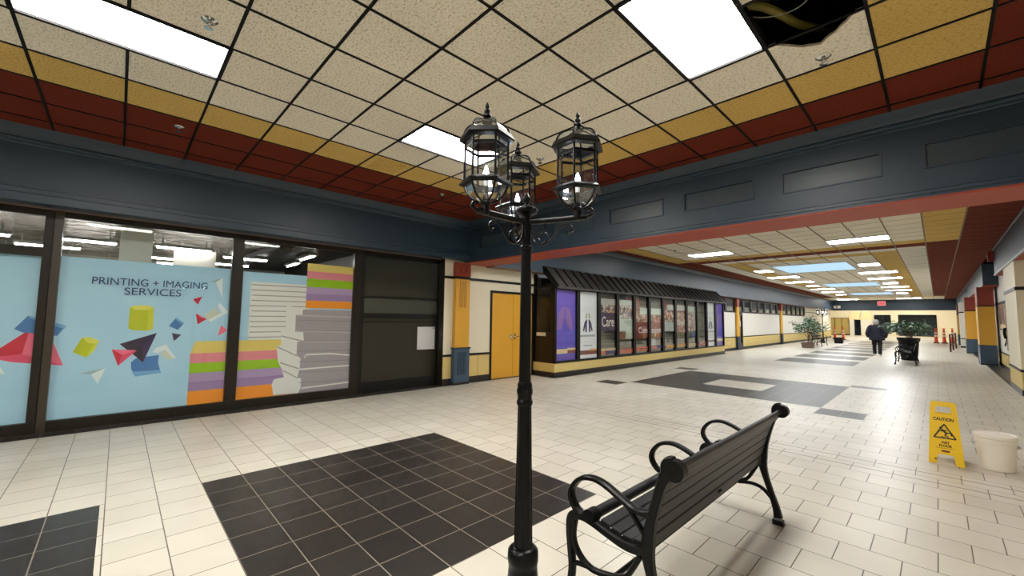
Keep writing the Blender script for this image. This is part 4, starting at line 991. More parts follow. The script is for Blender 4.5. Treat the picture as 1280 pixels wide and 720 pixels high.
for (x, y) in ((-11, 57), (-6, 55), (-6, 59.5), (-1.5, 55), (-1.5, 59.5), (3, 57)):
    tg = thing('ceiling_light', 'ceiling light over the cross hall beyond the header', 'light', (x, y, 4.15), 'ceiling lights of the cross hall')
    b = MB().use('pale_grey'); b.box(x-.7, x+.7, y-.7, y+.7, 4.16, 4.2); b.build('frame', tg)
    b = MB().use('end_tube'); b.box(x-.66, x+.66, y-.66, y+.66, 4.145, 4.16); b.build('diffuser', tg)
def sprinkler(x, y, lab):
    t = thing('sprinkler', lab, 'sprinkler', (x, y, CZ), 'sprinkler heads')
    b = MB().use('chrome'); b.lathe([(.052, 0), (.054, -.004), (.036, -.018), (.014, -.02)], (x, y, CZ), 16); b.build('escutcheon', t, smooth=True)
    b = MB().use('chrome'); b.cyl((x, y, CZ-.018), (x, y, CZ-.06), .010); b.tube([(x-.012, y, CZ-.02), (x-.018, y, CZ-.035), (x, y, CZ-.055)], .003); b.tube([(x+.012, y, CZ-.02), (x+.018, y, CZ-.035), (x, y, CZ-.055)], .003)
    b.lathe([(.004, -.06), (.03, -.063), (.03, -.066), (.004, -.068)], (x, y, CZ), 14); b.build('deflector', t, smooth=True)
sprinkler(-3.636, .356, 'chrome sprinkler head by the top left light'); sprinkler(-.553, 4.03, 'chrome sprinkler head in the broken ceiling tile')
sprinkler(-3.651, 4.003, 'sprinkler head in the cream tile right of the lanterns'); sprinkler(-6.01, .38, 'sprinkler head in the red border below the top left light'); sprinkler(-6.0, 4.0, 'sprinkler head in the red border left of the lamp post')
for (x, y) in ((-1.36, 12), (-5.6, 12.4)): sprinkler(x, y, 'tiny sprinkler head on the %s of the hall ceiling beyond the beam' % ('right' if x > -3 else 'left'))
t = thing('air_vent', 'square yellow louvred air vent in the yellow tile border', 'vent', (-5.43, 2.67, CZ))
x0, x1 = cellx(4); y0 = celly(2)
b = MB().use('tile_yellow'); b.box(x0, x1, y0, y0+.61, CZ+.004, CZ+.02); b.build('face_plate', t)
b = MB()
for k in range(5):
    s = .2-.04*k; xc, yc = (x0+x1)/2, y0+.305
    b.use('tile_yellow')
    for q in ((xc-s, xc+s, yc-s, yc-s+.014), (xc-s, xc+s, yc+s-.014, yc+s), (xc-s, xc-s+.014, yc-s, yc+s), (xc+s-.014, xc+s, yc-s, yc+s)): b.box(q[0], q[1], q[2], q[3], CZ-.005, CZ+.004)
b.use('plenum').box(xc-.19, xc+.19, yc-.19, yc+.19, CZ+.001, CZ+.0035); b.build('louvre', t)
t = thing('ceiling_panel', 'dull grey access panel in the red tile border', 'panel', (-6.65, 3.89, CZ))
x0, x1 = cellx(6); y0 = celly(4)
mat('panel_grey', S(78, 66, 50), .7); mat('panel_red_dark', S(88, 30, 20), .8)
b = MB().use('panel_grey'); b.box(x0, x1, y0, y0+.61, CZ+.002, CZ+.02); b.build('insert', t)
# things hanging in the ceiling hole
b = MB().use('flex_yellow'); b.tube([(-1.3, 3.0, 3.88), (-1.0, 3.15, 3.86), (-.82, 3.3, 3.84), (-.74, 3.5, 3.85), (-.66, 3.85, 3.9), (-.5, 4.3, 4.0)], .03, 10, 6)
tag(b.build('flexible_conduit', smooth=True), 'yellow flexible conduit above the missing ceiling tile', 'conduit')
b = MB().use('wire_grey'); b.tube([(-1.0, 3.12, 3.8), (-.8, 3.3, 3.74), (-.6, 3.4, 3.76), (-.46, 3.38, 3.86), (-.3, 3.3, 4.0)], .004, 6, 6)
tag(b.build('loose_wire', smooth=True), 'thin pale wire looping below the ceiling void', 'wire')
b = MB().use('plenum_pipe'); b.cyl((-1.9, 2.9, 4.0), (.5, 3.75, 4.0), .05, n=14); b.cyl((-1.9, 3.2, 4.08), (.5, 4.1, 4.08), .03, n=12)
tag(b.build('pipe', smooth=True), 'dull red pipes crossing the dark ceiling void', 'pipe')
t = thing('exit_sign', 'glowing red exit sign on the end header', 'sign', (-3.6, 51.9, 3.36))
b = MB().use('pale_grey'); b.box(-3.9, -3.3, 51.86, 51.99, 3.12, 3.55); b.build('housing', t)
b = MB().use('exit_glow'); b.box(-3.87, -3.33, 51.845, 51.86, 3.15, 3.52); f_ = b.build('face', t)
text('EXIT', 'lettering', f_, 'sign_red', (-3.6, 51.84, 3.335), .42, .2, (1, 0, 0), (0, 0, 1))
t = thing('security_camera', 'white box on the left end of the end header', 'camera', (-6.9, 51.8, 3.03))
b = MB().use('wall_white'); b.box(-7.15, -6.65, 51.6, 51.93, 2.9, 3.15); b.build('housing', t, bevel=.03)
b = MB().use('black_trim'); b.cyl((-6.9, 51.6, 3.02), (-6.9, 51.56, 3.02), .07); b.build('lens', t)
t = thing('fire_alarm', 'red fire alarm on the end of the near right fascia', 'alarm', (1.17, 17.8, 3.4))
mat('alarm_red', S(150, 40, 36), .4)
b = MB().use('alarm_red'); b.box(1.06, 1.175, 17.6, 17.8, 3.28, 3.55); b.build('housing', t, bevel=.02)
b = MB().use('pale_grey'); b.cyl((1.06, 17.7, 3.42), (1.045, 17.7, 3.42), .05); b.build('strobe', t)
t = thing('round_speaker', 'small round grey fitting on the far right fascia', 'speaker', (1.17, 36.9, 3.42))
b = MB().use('trim_light'); b.cyl((1.19, 33, 3.3), (1.14, 33, 3.3), .16, .14, 18); b.build('ring', t); b = MB().use('base_blue'); b.cyl((1.14, 33, 3.3), (1.135, 33, 3.3), .1, .1, 18); b.build('grille', t)
t = thing('framed_poster', 'brown toned poster on the white wall at the right', 'poster', (XR, 21.6, 1.8))
b = MB().use('poster_print'); b.box(XR-.012, XR-.006, 20.45, 22.75, 1.5, 2.2); b.use('stripe_cream').box(XR-.012, XR-.006, 20.45, 22.75, 1.35, 1.5); b.build('print', t)
b = MB().use('plenum_pipe')
for q in ((20.4, 22.8, 2.2, 2.24), (20.4, 22.8, 1.31, 1.35), (20.4, 20.45, 1.35, 2.2), (22.75, 22.8, 1.35, 2.2)): b.box(XR-.02, XR, *q)
b.build('frame', t)
t = thing('pay_phone', 'dark wall phone box on the right wall before the cream pillar', 'phone', (XR, 19.3, 1.1))
b = MB().use('black_panel'); b.box(XR-.14, XR, 18.9, 19.4, .72, 1.5); b.build('housing', t, bevel=.02)
b = MB().use('iron_black'); b.tube([(XR-.18, 19.0, 1.4), (XR-.2, 19.0, 1.25), (XR-.18, 19.0, 1.08)], .03, 8, 4); b.tube([(XR-.16, 19.05, 1.08), (XR-.2, 19.1, .85), (XR-.15, 19.2, .95)], .01, 6, 4); b.build('handset', t, smooth=True)
b = MB().use('chrome'); b.box(XR-.15, XR-.14, 19.1, 19.35, 1.1, 1.4); b.build('keypad_plate', t)

# =================================================================== LAMP POST
LX, LY = -1.464, 1.506
def make_lamp(name, label, glow='bulb_glow'):
    t = thing(name, label, 'lamp post', (0, 0, 0))
    b = MB().use('iron_black')
    b.lathe([(.125, 0), (.125, .03), (.112, .04), (.105, .08), (.088, .12), (.078, .2), (.071, .28), (.071, .305), (.074, .31), (.076, .33), (.074, .365), (.066, .375), (.05, .385)], n=24); b.build('base', t, smooth=True)
    b = MB().use('iron_black'); n = 24; rg = []
    for k in range(13):
        z = .38+.7*k/12; rr = .047-.012*k/12
        rg.append([(rr*(1-.07*(i % 2))*math.cos(2*math.pi*i/n), rr*(1-.07*(i % 2))*math.sin(2*math.pi*i/n), z) for i in range(n)])
    b.rings(rg); b.lathe([(.035, 1.06), (.041, 1.07), (.041, 1.085), (.037, 1.09), (.036, 1.11), (.041, 1.125), (.041, 1.14), (.037, 1.15), (.038, 1.165), (.032, 1.18)], n=20)
    b.lathe([(.031, 1.17), (.0275, 1.85), (.033, 1.855), (.033, 1.87), (.026, 1.875)], n=20); b.lathe([(.024, 1.87), (.022, 2.045)], n=16)
    b.build('shaft', t, smooth=True)
    b = MB().use('iron_black'); b.lathe([(.024, 2.03), (.052, 2.045), (.056, 2.06), (.052, 2.07), (.03, 2.08), (.014, 2.09), (.012, 2.1), (.02, 2.112), (.022, 2.122), (.014, 2.137), (.004, 2.155)], n=18); b.build('cap', t, smooth=True)
    # three arms: offsets of the lanterns from the shaft
    e_r = Vector((cy, sy, 0)); e_f = Vector((-sy, cy, 0)); TH = [-.57, -.32, -.35]; LS = 1.05
    offs = [e_r*-.204-e_f*.172, e_r*.251-e_f*.091, e_r*-.047+e_f*.263]
    for li, ofs in enumerate(offs):
        d = ofs.normalized(); R = ofs.length; s = Vector((0, 0, 1)).cross(d)
        P = lambda q, z: d*q+Vector((0, 0, z))
        b = MB().use('iron_black')
        b.bar([P(.02, 2.0), P(.12, 2.0), P(R, 2.004), P(R+.05, 2.006)], s, .011, .014, 3)
        b.bar([P(R+.03, 2.006), P(R+.065, 2.01), P(R+.078, 2.026), P(R+.066, 2.044), P(R+.05, 2.038)], s, .01, .006, 4)
        a = b.build('arm', t, smooth=True)
        b = MB().use('iron_black')
        sp = [P(.135+.012*math.cos(k)*1, 1.93+.012*math.sin(k)) for k in (0, 1.5, 3)]
        sp = [P(.093+.034*(.25+.75*k/11)*math.cos(-1.2+k*.62), 1.925+.034*(.25+.75*k/11)*math.sin(-1.2+k*.62)) for k in range(12)]
        b.bar([P(.022, 1.985), P(.028, 1.94), P(.04, 1.9), P(.075, 1.878), P(.11, 1.883), P(.14, 1.91), P(.165, 1.945), P(.195, 1.968), P(.228, 1.966), P(.243, 1.946), P(.236, 1.928), P(.22, 1.926), P(.215, 1.936)], s, .007, .004, 4)
        b.bar([P(.075, 1.878)]+[P(.082+.036*math.cos(-1.5+k*.8)*(1-k*.07), 1.916+.036*math.sin(-1.5+k*.8)*(1-k*.07)) for k in range(8)], s, .006, .004, 3)
        b.cyl(P(.1, 1.95), P(.1, 1.992), .004, n=6); b.build('scroll', a, smooth=True)
        # lantern
        c = Vector((ofs.x, ofs.y, 0)); th0 = TH[li]
        b = MB().use('iron_black')
        b.lathe([(.016, 1.99), (.02, 2.0), (.02, 2.035), (.028, 2.05), (.022, 2.058)], c, 14)
        hexa = lambda rr, z, k: c+(e_r*math.sin(th0+k*math.pi/3)-e_f*math.cos(th0+k*math.pi/3))*rr*LS+Vector((0, 0, z))
        bowl = [(.028, 2.052), (.058, 2.066), (.082, 2.09), (.097, 2.12), (.1, 2.135)]
        for k in range(6): b.tube([hexa(rr, z, k) for rr, z in bowl], .005, 6, 3)
        for pr in ([(.1, 2.13), (.124, 2.134), (.126, 2.142), (.105, 2.158), (.094, 2.158), (.094, 2.13)], [(.094, 2.348), (.105, 2.35), (.128, 2.352), (.13, 2.36), (.118, 2.385), (.1, 2.392), (.094, 2.39)]):
            b.rings([[hexa(rr, z, k) for k in range(6)] for rr, z in pr], False, True)
        for k in range(6): b.tube([hexa(.1, 2.155, k), hexa(.1, 2.35, k)], .0055, 6)
        b.rings([[hexa(rr, z, k) for k in range(6)] for rr, z in ((.098, 2.31), (.101, 2.31), (.101, 2.325), (.098, 2.325))], False, True)
        dome = [(.108, 2.388), (.1, 2.41), (.082, 2.432), (.052, 2.447), (.024, 2.455)]
        for k in range(6): b.tube([hexa(rr, z, k) for rr, z in dome], .0045, 6, 3)
        lan = b.build('lantern_cage', t, smooth=False)
        b = MB().use('iron_black'); b.lathe([(.026, 2.448), (.028, 2.456), (.018, 2.462), (.014, 2.47), (.022, 2.478), (.021, 2.484), (.01, 2.492), (.015, 2.502), (.014, 2.51), (.007, 2.518), (.011, 2.526), (.009, 2.536), (.003, 2.549)], c, 14); b.build('finial', lan, smooth=True)
        b = MB().use('lantern_glass'); b.rings([[hexa(.096, z, k) for k in range(6)] for z in (2.158, 2.35)], False)
        b.rings([[hexa(rr*.97, z, k) for k in range(6)] for rr, z in bowl], False); b.rings([[hexa(rr*.97, z, k) for k in range(6)] for rr, z in dome], False); b.build('glass', lan)
        b = MB().use('iron_black'); b.lathe([(.014, 2.06), (.014, 2.13)], c, 10); b.use('poster_white').lathe([(.011, 2.13), (.011, 2.165)], c, 10); b.build('candle_socket', lan, smooth=True)
        b = MB().use(glow); b.lathe([(.006, 2.165), (.012, 2.178), (.014, 2.192), (.01, 2.21), (.003, 2.232)], c, 12); b.build('bulb', lan, smooth=True)
    return t
lamp = make_lamp('street_lamp', 'black iron lamp post with three glass lanterns next to the near bench')
lamp.location = (LX, LY, 0)

# =================================================================== BENCH (local: foot line x=0, faces -x, length along y)
def make_bench(label):
    t = thing('park_bench', label, 'bench', (0, 0, 0), 'black slatted benches')
    Yh = .895
    ex = .9
    def pt(x, z, y): return (x+ex, y, z)
    for y in (-Yh, Yh):
        b = MB().use('bench_metal'); S_ = (0, 1, 0)
        P = lambda L: [pt(x, z, y) for x, z in L]
        b.bar(P([(-.868, .82), (-.9, .76), (-.928, .67), (-.955, .57), (-.972, .47), (-.972, .4), (-.955, .32), (-.925, .22), (-.895, .12), (-.882, .05)]), S_, .022, [.03, .022, .02, .022, .03, .026, .02, .018, .022, .028], 5)
        b.cyl(pt(-.838, .832, y-.024), pt(-.838, .832, y+.024), .047, n=22)
        b.bar(P([(-.845, .872), (-.868, .868), (-.885, .84), (-.882, .80)]), S_, .022, .018, 4)
        b.rbox(pt(-.884, .018, y), (.034, 0, 0), (0, .024, 0), (0, 0, .018))
        b.bar(P([(-.975, .45), (-1.02, .425), (-1.09, .418), (-1.18, .434), (-1.27, .456), (-1.345, .467), (-1.395, .455), (-1.42, .42), (-1.424, .36), (-1.418, .28), (-1.41, .18), (-1.425, .08), (-1.442, .03)]), S_, .021, [.03, .024, .022, .02, .02, .024, .024, .02, .018, .016, .018, .02], 5)
        b.rbox(pt(-1.442, .016, y), (.034, 0, 0), (0, .024, 0), (0, 0, .016))
        b.bar(P([(-1.39, .43), (-1.402, .36), (-1.395, .31), (-1.365, .265), (-1.318, .232), (-1.26, .222), (-1.16, .24), (-1.09, .272), (-1.052, .325), (-1.01, .4)]), S_, .016, .012, 5)
        b.bar(P([(-1.41, .2), (-1.37, .215), (-1.3, .225)]), S_, .014, .01, 4)
        b.bar(P([(-1.15, .232), (-1.06, .248), (-.99, .236), (-.935, .19), (-.905, .14)]), S_, .014, .011, 5)
        b.cyl(pt(-1.285, .487, y-.03), pt(-1.285, .487, y+.03), .036, n=18)
        b.build('end_frame', t, smooth=True)
    for y in (-Yh, 0, Yh):
        b = MB().use('bench_metal'); P = lambda L: [pt(x, z, y) for x, z in L]
        b.bar(P([(-.955, .61), (-1.0, .597), (-1.05, .602), (-1.11, .626), (-1.2, .664), (-1.275, .676), (-1.35, .655), (-1.403, .6), (-1.415, .545), (-1.388, .497), (-1.345, .468)]), (0, 1, 0), .024, [.016, .014, .012, .012, .012, .012, .013, .014, .014, .014], 5)
        b.bar(P([(-1.09, .62), (-1.04, .56), (-.99, .5)]), (0, 1, 0), .013, .01, 4)
        if y == 0:
            b.cyl(pt(-1.285, .487, y-.03), pt(-1.285, .487, y+.03), .036, n=18)
            b.bar(P([(-.972, .47), (-1.03, .42), (-1.18, .42), (-1.3, .45), (-1.35, .467)]), (0, 1, 0), .018, .014, 5)
            b.bar(P([(-.90, .80), (-.94, .70), (-.978, .6), (-.99, .55)]), (0, 1, 0), .018, .008, 5)
        b.build('armrest', t, smooth=True)
    # slats
    def slat(x, z, ax, az, w, th, name, mname, k=None):
        a = Vector((ax, 0, az)).normalized(); nn = Vector((-a.z, 0, a.x))
        b = MB().use(mname); b.rbox((x+ex, 0, z), a*w/2, (0, Yh-.006, 0), nn*th/2); return b.build(name, t, bevel=.005)
    back = [(-.978, .455), (-.962, .53), (-.943, .602), (-.921, .672), (-.897, .738)]
    for i in range(5):
        x, z = back[i]; x2, z2 = back[min(i+1, 4)]; x1, z1 = back[max(i-1, 0)]
        slat(x-.006, z, x2-x1, z2-z1, .062, .018, 'back_slat', 'slat_paint')
    b = MB().use('slat_paint'); b.bar([(-.872+ex, -Yh+.02, .79), (-.872+ex, Yh-.02, .79)], (.35, 0, 1), .032, .012, 0); b.cyl((-.848+ex, -Yh+.02, .828), (-.848+ex, Yh-.02, .828), .017, n=14); b.build('top_rail', t, smooth=True)
    seat = [(-1.025, .447), (-1.085, .442), (-1.148, .45), (-1.21, .465)]
    for i in range(4):
        x, z = seat[i]; x2, z2 = seat[min(i+1, 3)]; x1, z1 = seat[max(i-1, 0)]
        slat(x, z+.004, x2-x1, z2-z1, .052, .018, 'seat_slat', 'slat_paint')
    b = MB().use('slat_paint'); b.cyl((-1.285+ex, -Yh+.02, .487), (-1.285+ex, Yh-.02, .487), .028, n=14); b.build('front_rail', t, smooth=True)
    b = MB().use('bench_metal'); b.cyl((-1.16+ex, -Yh, .235), (-1.16+ex, Yh, .235), .013, n=10); b.build('stretcher', t, smooth=True)
    return t
bench = make_bench('black slatted park bench in the foreground beside the lamp post')
bench.location = (-.9, 2.725, 0)

# =================================================================== WET FLOOR SIGN
t = thing('caution_sign', 'yellow folding wet floor caution sign beside the white bucket', 'floor sign', (0, 6.6, 0))
def sign_panel(name, yb, yt, front):
    H = .645
    def q(a, s): return Vector((a+.0, yb+(yt-yb)*s/H, s*.985))
    hw = lambda s: .134-(.134-.098)*s/H
    th = Vector((0, -.012 if front else .012, .004)); b = MB().use('sign_yellow')
    sec = lambda a0, a1, a2, a3, s0, s1: b.prism([q(a0, s0), q(a1, s0), q(a2, s1), q(a3, s1)], th)
    for s in (-1, 1): b.prism([q(s*hw(0), 0), q(s*.072, 0), q(s*.058, .1), q(s*hw(.1), .1)][::s], th)
    sec(-hw(.1), hw(.1), hw(.52), -hw(.52), .1, .52)
    for s in (-1, 1): b.prism([q(s*hw(.52), .52), q(s*.062, .52), q(s*.055, .6), q(s*hw(.6), .6)][::s], th)
    b.prism([q(-hw(.6), .6), q(hw(.6), .6), q(.096, .632), q(.08, H), q(-.08, H), q(-.096, .632)], th)
    p = b.build(name, t, bevel=.002)
    if front:
        X = Vector((1, 0, 0)); Yd = (q(0, 1)-q(0, 0)).normalized(); off = Vector((0, -.0145, .004))
        text('CAUTION', 'lettering', p, 'sign_black', q(-.004, .465)+off, .155, .034, X, Yd, bold=.035)
        text('WET', 'lettering', p, 'sign_black', q(.002, .222)+off, .062, .026, X, Yd, bold=.035); text('FLOOR', 'lettering', p, 'sign_black', q(.002, .19)+off, .096, .026, X, Yd, bold=.035)
        b = MB().use('sign_black'); o = off+Vector((0, -.001, 0))
        tri = [q(-.082, .27)+o, q(.082, .27)+o, q(0, .415)+o]
        for i in range(3): b.bar([tri[i], tri[(i+1) % 3]], Yd.cross(X), .002, .006, 0)
        b.bar([q(-.02, .36)+o, q(.0, .335)+o, q(.022, .318)+o], Yd.cross(X), .002, .008, 3); b.bar([q(.02, .32)+o, q(.045, .33)+o, q(.05, .30)+o], Yd.cross(X), .002, .005, 3); b.bar([q(.018, .318)+o, q(.0, .30)+o, q(.03, .285)+o], Yd.cross(X), .002, .005, 3)
        b.bar([q(-.01, .345)+o, q(.02, .352)+o], Yd.cross(X), .002, .0045, 0); b.bar([q(-.01, .35)+o, q(-.03, .335)+o], Yd.cross(X), .002, .0045, 0)
        cc = q(-.028, .375)+o; b.use('sign_black').face([cc+X*.01*math.cos(k*.6283)+Yd*.01*math.sin(k*.6283) for k in range(10)])
        b.bar([q(-.03, .284)+o, q(.0, .282)+o], Yd.cross(X), .002, .003, 0); b.build('pictogram', p)
        b = MB().use('sign_red'); b.bar([q(-.03, .135)+o, q(.03, .135)+o], Yd.cross(X), .002, .0095, 0); b.use('sign_black'); b.bar([q(-.085, .045)+o, q(-.07, .045)+o], Yd.cross(X), .002, .007, 0)
        for k in range(8): b.bar([q(-.07+k*.018, .165)+o, q(-.058+k*.018, .165)+o], Yd.cross(X), .001, .002, 0)
        b.build('small_print', p)
sign_panel('front_panel', 6.46, 6.59, True); sign_panel('back_panel', 6.84, 6.62, False)
b = MB().use('sign_yellow'); b.cyl((-.085, 6.6, .617), (.085, 6.6, .617), .012, n=10); b.build('hinge', t, smooth=True)

# =================================================================== BUCKET
t = thing('bucket', 'white plastic bucket with lid standing beside the yellow caution sign', 'bucket', (.365, 6.68, 0))
c = (.365, 6.68, 0)
b = MB().use('bucket_white'); b.lathe([(.11, 0), (.122, .004), (.126, .02), (.14, .27), (.147, .272), (.148, .285), (.142, .29), (.144, .3), (.15, .302), (.151, .318), (.144, .322), (.145, .345)], c, 32); b.build('pail', t, smooth=True)
b = MB().use('bucket_white'); b.lathe([(.156, .325), (.158, .35), (.153, .36), (.143, .362), (.138, .352), (.02, .354)], c, 32); b.build('lid', t, smooth=True)
b = MB().use('pale_grey'); b.cyl((.365-.15, 6.66, .25), (.365-.165, 6.655, .25), .016, n=12); b.cyl((.365+.15, 6.7, .25), (.365+.165, 6.705, .25), .016, n=12)
b.tube([(.365-.16, 6.655, .25), (.365-.14, 6.78, .19), (.365-.06, 6.84, .15), (.4, 6.845, .145), (.48, 6.8, .17), (.365+.16, 6.705, .25)], .003, 6, 5); b.build('bail_handle', t, smooth=True)

# =================================================================== PLANTERS
mat('leaf_dark', S(58, 82, 56), .5, var=.3, scale=6); mat('leaf_pale', S(150, 170, 150), .45, var=.2, scale=6); mat('stem', S(96, 80, 60), .7); mat('soil', S(50, 40, 32), .9)
mat('planter_brown', S(96, 78, 66), .6, var=.1, scale=12); mat('planter_black', S(10, 10, 11), .5, spec=.2)
def foliage(t, c, rx, ry, z0, z1, n, seed, droop=0, L=.1, pale=.3):
    rd = random.Random(seed); b = MB(); st = MB().use('stem'); c = Vector(c)
    tips = []
    for k in range(15):
        a = rd.uniform(0, 6.28); q = math.sqrt(rd.random()); h = z1-(z1-z0)*.55*q*rd.uniform(.5, 1.1)
        tip = c+Vector((rx*q*math.cos(a), ry*q*math.sin(a), h)); mid = c+Vector((rx*.35*q*math.cos(a), ry*.35*q*math.sin(a), (z0+h)/2+.1))
        st.tube([c+Vector((rd.uniform(-.1, .1), rd.uniform(-.1, .1), z0-.12)), mid, tip], [.011, .007, .004], 5, 4); tips.append((mid, tip))
    for k in range(n):
        mid, tip = rd.choice(tips); s = rd.uniform(.3, 1.05); p = mid.lerp(tip, s)+Vector((rd.gauss(0, .09), rd.gauss(0, .09), rd.gauss(0, .07)))
        d = Vector((rd.gauss(0, 1), rd.gauss(0, 1), rd.gauss(0, .5)-droop)).normalized(); sd = d.orthogonal().normalized(); sd = (sd*math.cos(k)+d.cross(sd)*math.sin(k)); l = L*rd.uniform(.6, 1.2); ww = l*.24
        nn = d.cross(sd)*l*.08
        b.use('leaf_pale' if rd.random() < pale else 'leaf_dark')
        b.face([p, p+d*l*.4+sd*ww, p+d*l+nn, p+d*l*.4-sd*ww])
    st.build('stems', t, smooth=True); b.build('foliage', t)
t = thing('potted_shrub', 'broad grey green shrub in a low brown box planter on the left', 'plant', (-5.25, 28.7, 0))
b = MB().use('planter_brown'); b.rings([[(-5.25+a*s, 28.85+q*s, z) for a, q in ((-1, -1), (1, -1), (1, 1), (-1, 1))] for s, z in ((.25, 0), (.28, .26), (.3, .26), (.3, .31), (.26, .31), (.26, .27))]); b.build('planter_box', t)
b = MB().use('soil'); b.box(-5.5, -5.0, 28.6, 29.1, .24, .275); b.build('soil', t)
foliage(t, (-5.2, 28.85, 0), .9, .8, .38, 1.75, 1700, 5, .2, .13, .45)
t = thing('potted_shrub', 'dark green shrub in a tall black tub beyond the walking person', 'plant', (-.86, 23.3, 0))
b = MB().use('planter_black'); b.lathe([(.24, 0), (.25, .05), (.3, .6), (.31, .75), (.35, .85), (.36, .9), (.33, .91), (.31, .86)], (-.86, 23.3, 0), 20, cap=True); b.build('tub', t, smooth=True)
b = MB().use('soil'); b.lathe([(.3, .86), (.3, .87)], (-.86, 23.3, 0), 20); b.build('soil', t)
foliage(t, (-.82, 23.3, 0), .75, .6, .82, 1.6, 1300, 9, .5, .15, .2)
t = thing('planter_tub', 'dark box planter behind the far bench by the lit lamp post', 'planter', (-4.95, 36.5, 0))
b = MB().use('planter_black'); b.rings([[(-4.95+a*s, 37.2+q*s, z) for a, q in ((-1, -1), (1, -1), (1, 1), (-1, 1))] for s, z in ((.22, 0), (.25, .34), (.27, .34), (.27, .42), (.23, .42), (.23, .36))]); b.build('box', t)
b = MB().use('soil'); b.box(-5.17, -4.73, 36.98, 37.42, .32, .37); b.build('soil', t)
dup(bench, (-.6, 21.4, 0), 0, 'dark park bench seen end on before the tall black tub')
dup(bench, (-5.6, 32.6, 0), math.pi, 'dark park bench behind the brown box planter on the left')
lamp2 = dup(lamp, (-5.75, 36.6, 0), .4, 'distant lamp post with bright lanterns behind the far left bench')
# =================================================================== CONES, RAIL
mat('cone_orange', S(244, 92, 40), .5); mat('cone_base', S(40, 38, 38), .7); mat('cone_white', S(236, 226, 214), .4); mat('rail_brown', S(64, 34, 28), .5)
def cone(x, y, lab):
    t = thing('traffic_post', lab, 'traffic cone', (x, y, 0), 'orange traffic posts')
    b = MB().use('cone_base'); b.rings([[(x+a*s, y+q*s, z) for a, q in ((-1, -1), (1, -1), (1, 1), (-1, 1))] for s, z in ((.17, 0), (.17, .05), (.14, .07))]); b.build('foot', t)
    b = MB().use('cone_orange'); b.lathe([(.13, .06), (.11, .12), (.09, .45), (.07, .8), (.055, 1.02), (.045, 1.08)], (x, y, 0), 16); b.build('body', t, smooth=True)
    b = MB().use('cone_white'); b.lathe([(.092, .5), (.085, .62)], (x, y, 0), 16, cap=False); b.lathe([(.081, .72), (.072, .84)], (x, y, 0), 16, cap=False); b.build('band', t, smooth=True)
    b = MB().use('cone_orange'); b.cyl((x, y, 1.06), (x, y, 1.14), .03); b.box(x-.12, x+.12, y-.02, y+.02, 1.12, 1.15); b.build('handle', t)
cone(-5.67, 45, 'orange traffic post in front of the olive shutter, right of the pair'); cone(-6.45, 46.5, 'orange traffic post in front of the olive shutter, left of the pair')
cone(-.13, 45.4, 'left of the orange traffic posts below the wide dark window'); cone(.3, 45.6, 'second orange traffic post from the left, right of the wide dark window'); cone(.75, 46.2, 'orange traffic post standing behind the dark railing')
t = thing('railing', 'short dark brown railing by the far right pillars', 'railing', (.5, 33, 0))
for (x, y) in ((.42, 32.2), (.56, 34.6), (.72, 37)):
    b = MB().use('rail_brown'); b.cyl((x, y, 0), (x, y, .95), .035, n=10); b.build('post', t)
for z in (.9, .35):
    b = MB().use('rail_brown'); b.tube([(.42, 32.2, z), (.72, 37, z)], .03, 8); b.build('rail', t)

# =================================================================== PERSON
def skin(name, V, E, parent, mname, sub=1, root=0, org=(0, 0, 0), offset=(0, 0, 0)):
    me = bpy.data.meshes.new(name); me.from_pydata([Vector(v[0])+Vector(offset) for v in V], E, []); o = bpy.data.objects.new(name, me); COL.objects.link(o)
    md = o.modifiers.new('skin', 'SKIN'); md.use_smooth_shade = True
    lay = me.skin_vertices[0].data if me.skin_vertices else None
    if lay is None:
        bpy.context.view_layer.objects.active = o; lay = me.skin_vertices[0].data
    for i, v in enumerate(V):
        rr = v[1]; lay[i].radius = rr if isinstance(rr, tuple) else (rr, rr); lay[i].use_root = (i == root)
    if sub: o.modifiers.new('sub', 'SUBSURF').levels = sub
    dg = bpy.context.evaluated_depsgraph_get(); m2 = bpy.data.meshes.new_from_object(o.evaluated_get(dg))
    bpy.data.objects.remove(o); m2.materials.clear(); m2.materials.append(M[mname]); m2.name = name
    for p in m2.polygons: p.use_smooth = True
    o = bpy.data.objects.new(name, m2); COL.objects.link(o)
    if parent: o.parent = parent
    return o
mat('skin_tone', S(206, 164, 142), .6); mat('jacket_navy', S(7, 11, 32), .8, var=.12, scale=14); mat('trousers', S(16, 15, 17), .8); mat('hair_grey', S(150, 144, 140), .8, var=.15, scale=40); mat('shoe', S(206, 204, 198), .6)
PX, PY = -1.98, 25.3
per = thing('person', 'person in a navy jacket and black trousers walking away down the hall', 'person', (PX, PY, 0))
# pelvis root; walking away (+y), left leg forward
V = [((0, 0, .86), (.15, .11)), ((0, .0, 1.02), (.15, .11)), ((0, .0, 1.2), (.17, .12)), ((0, 0, 1.34), (.13, .09)), ((0, .015, 1.42), (.055, .055)), ((0, .03, 1.5), (.08, .09)), ((0, .03, 1.57), (.075, .085)),
     ((-.09, .0, .8), (.085, .09)), ((-.1, .06, .46), (.058, .062)), ((-.1, .1, .1), (.04, .042)), ((-.1, .2, .05), (.036, .028)),
     ((.09, 0, .8), (.085, .09)), ((.1, -.02, .46), (.058, .062)), ((.1, -.13, .12), (.04, .042)), ((.1, -.04, .05), (.036, .028)),
     ((-.2, 0, 1.32), (.06, .06)), ((-.29, -.04, 1.06), (.05, .05)), ((-.27, .06, .86), (.038, .038)), ((-.265, .09, .79), (.032, .022)),
     ((.2, 0, 1.32), (.06, .06)), ((.29, -.05, 1.06), (.05, .05)), ((.28, .03, .86), (.038, .038)), ((.275, .06, .79), (.032, .022))]
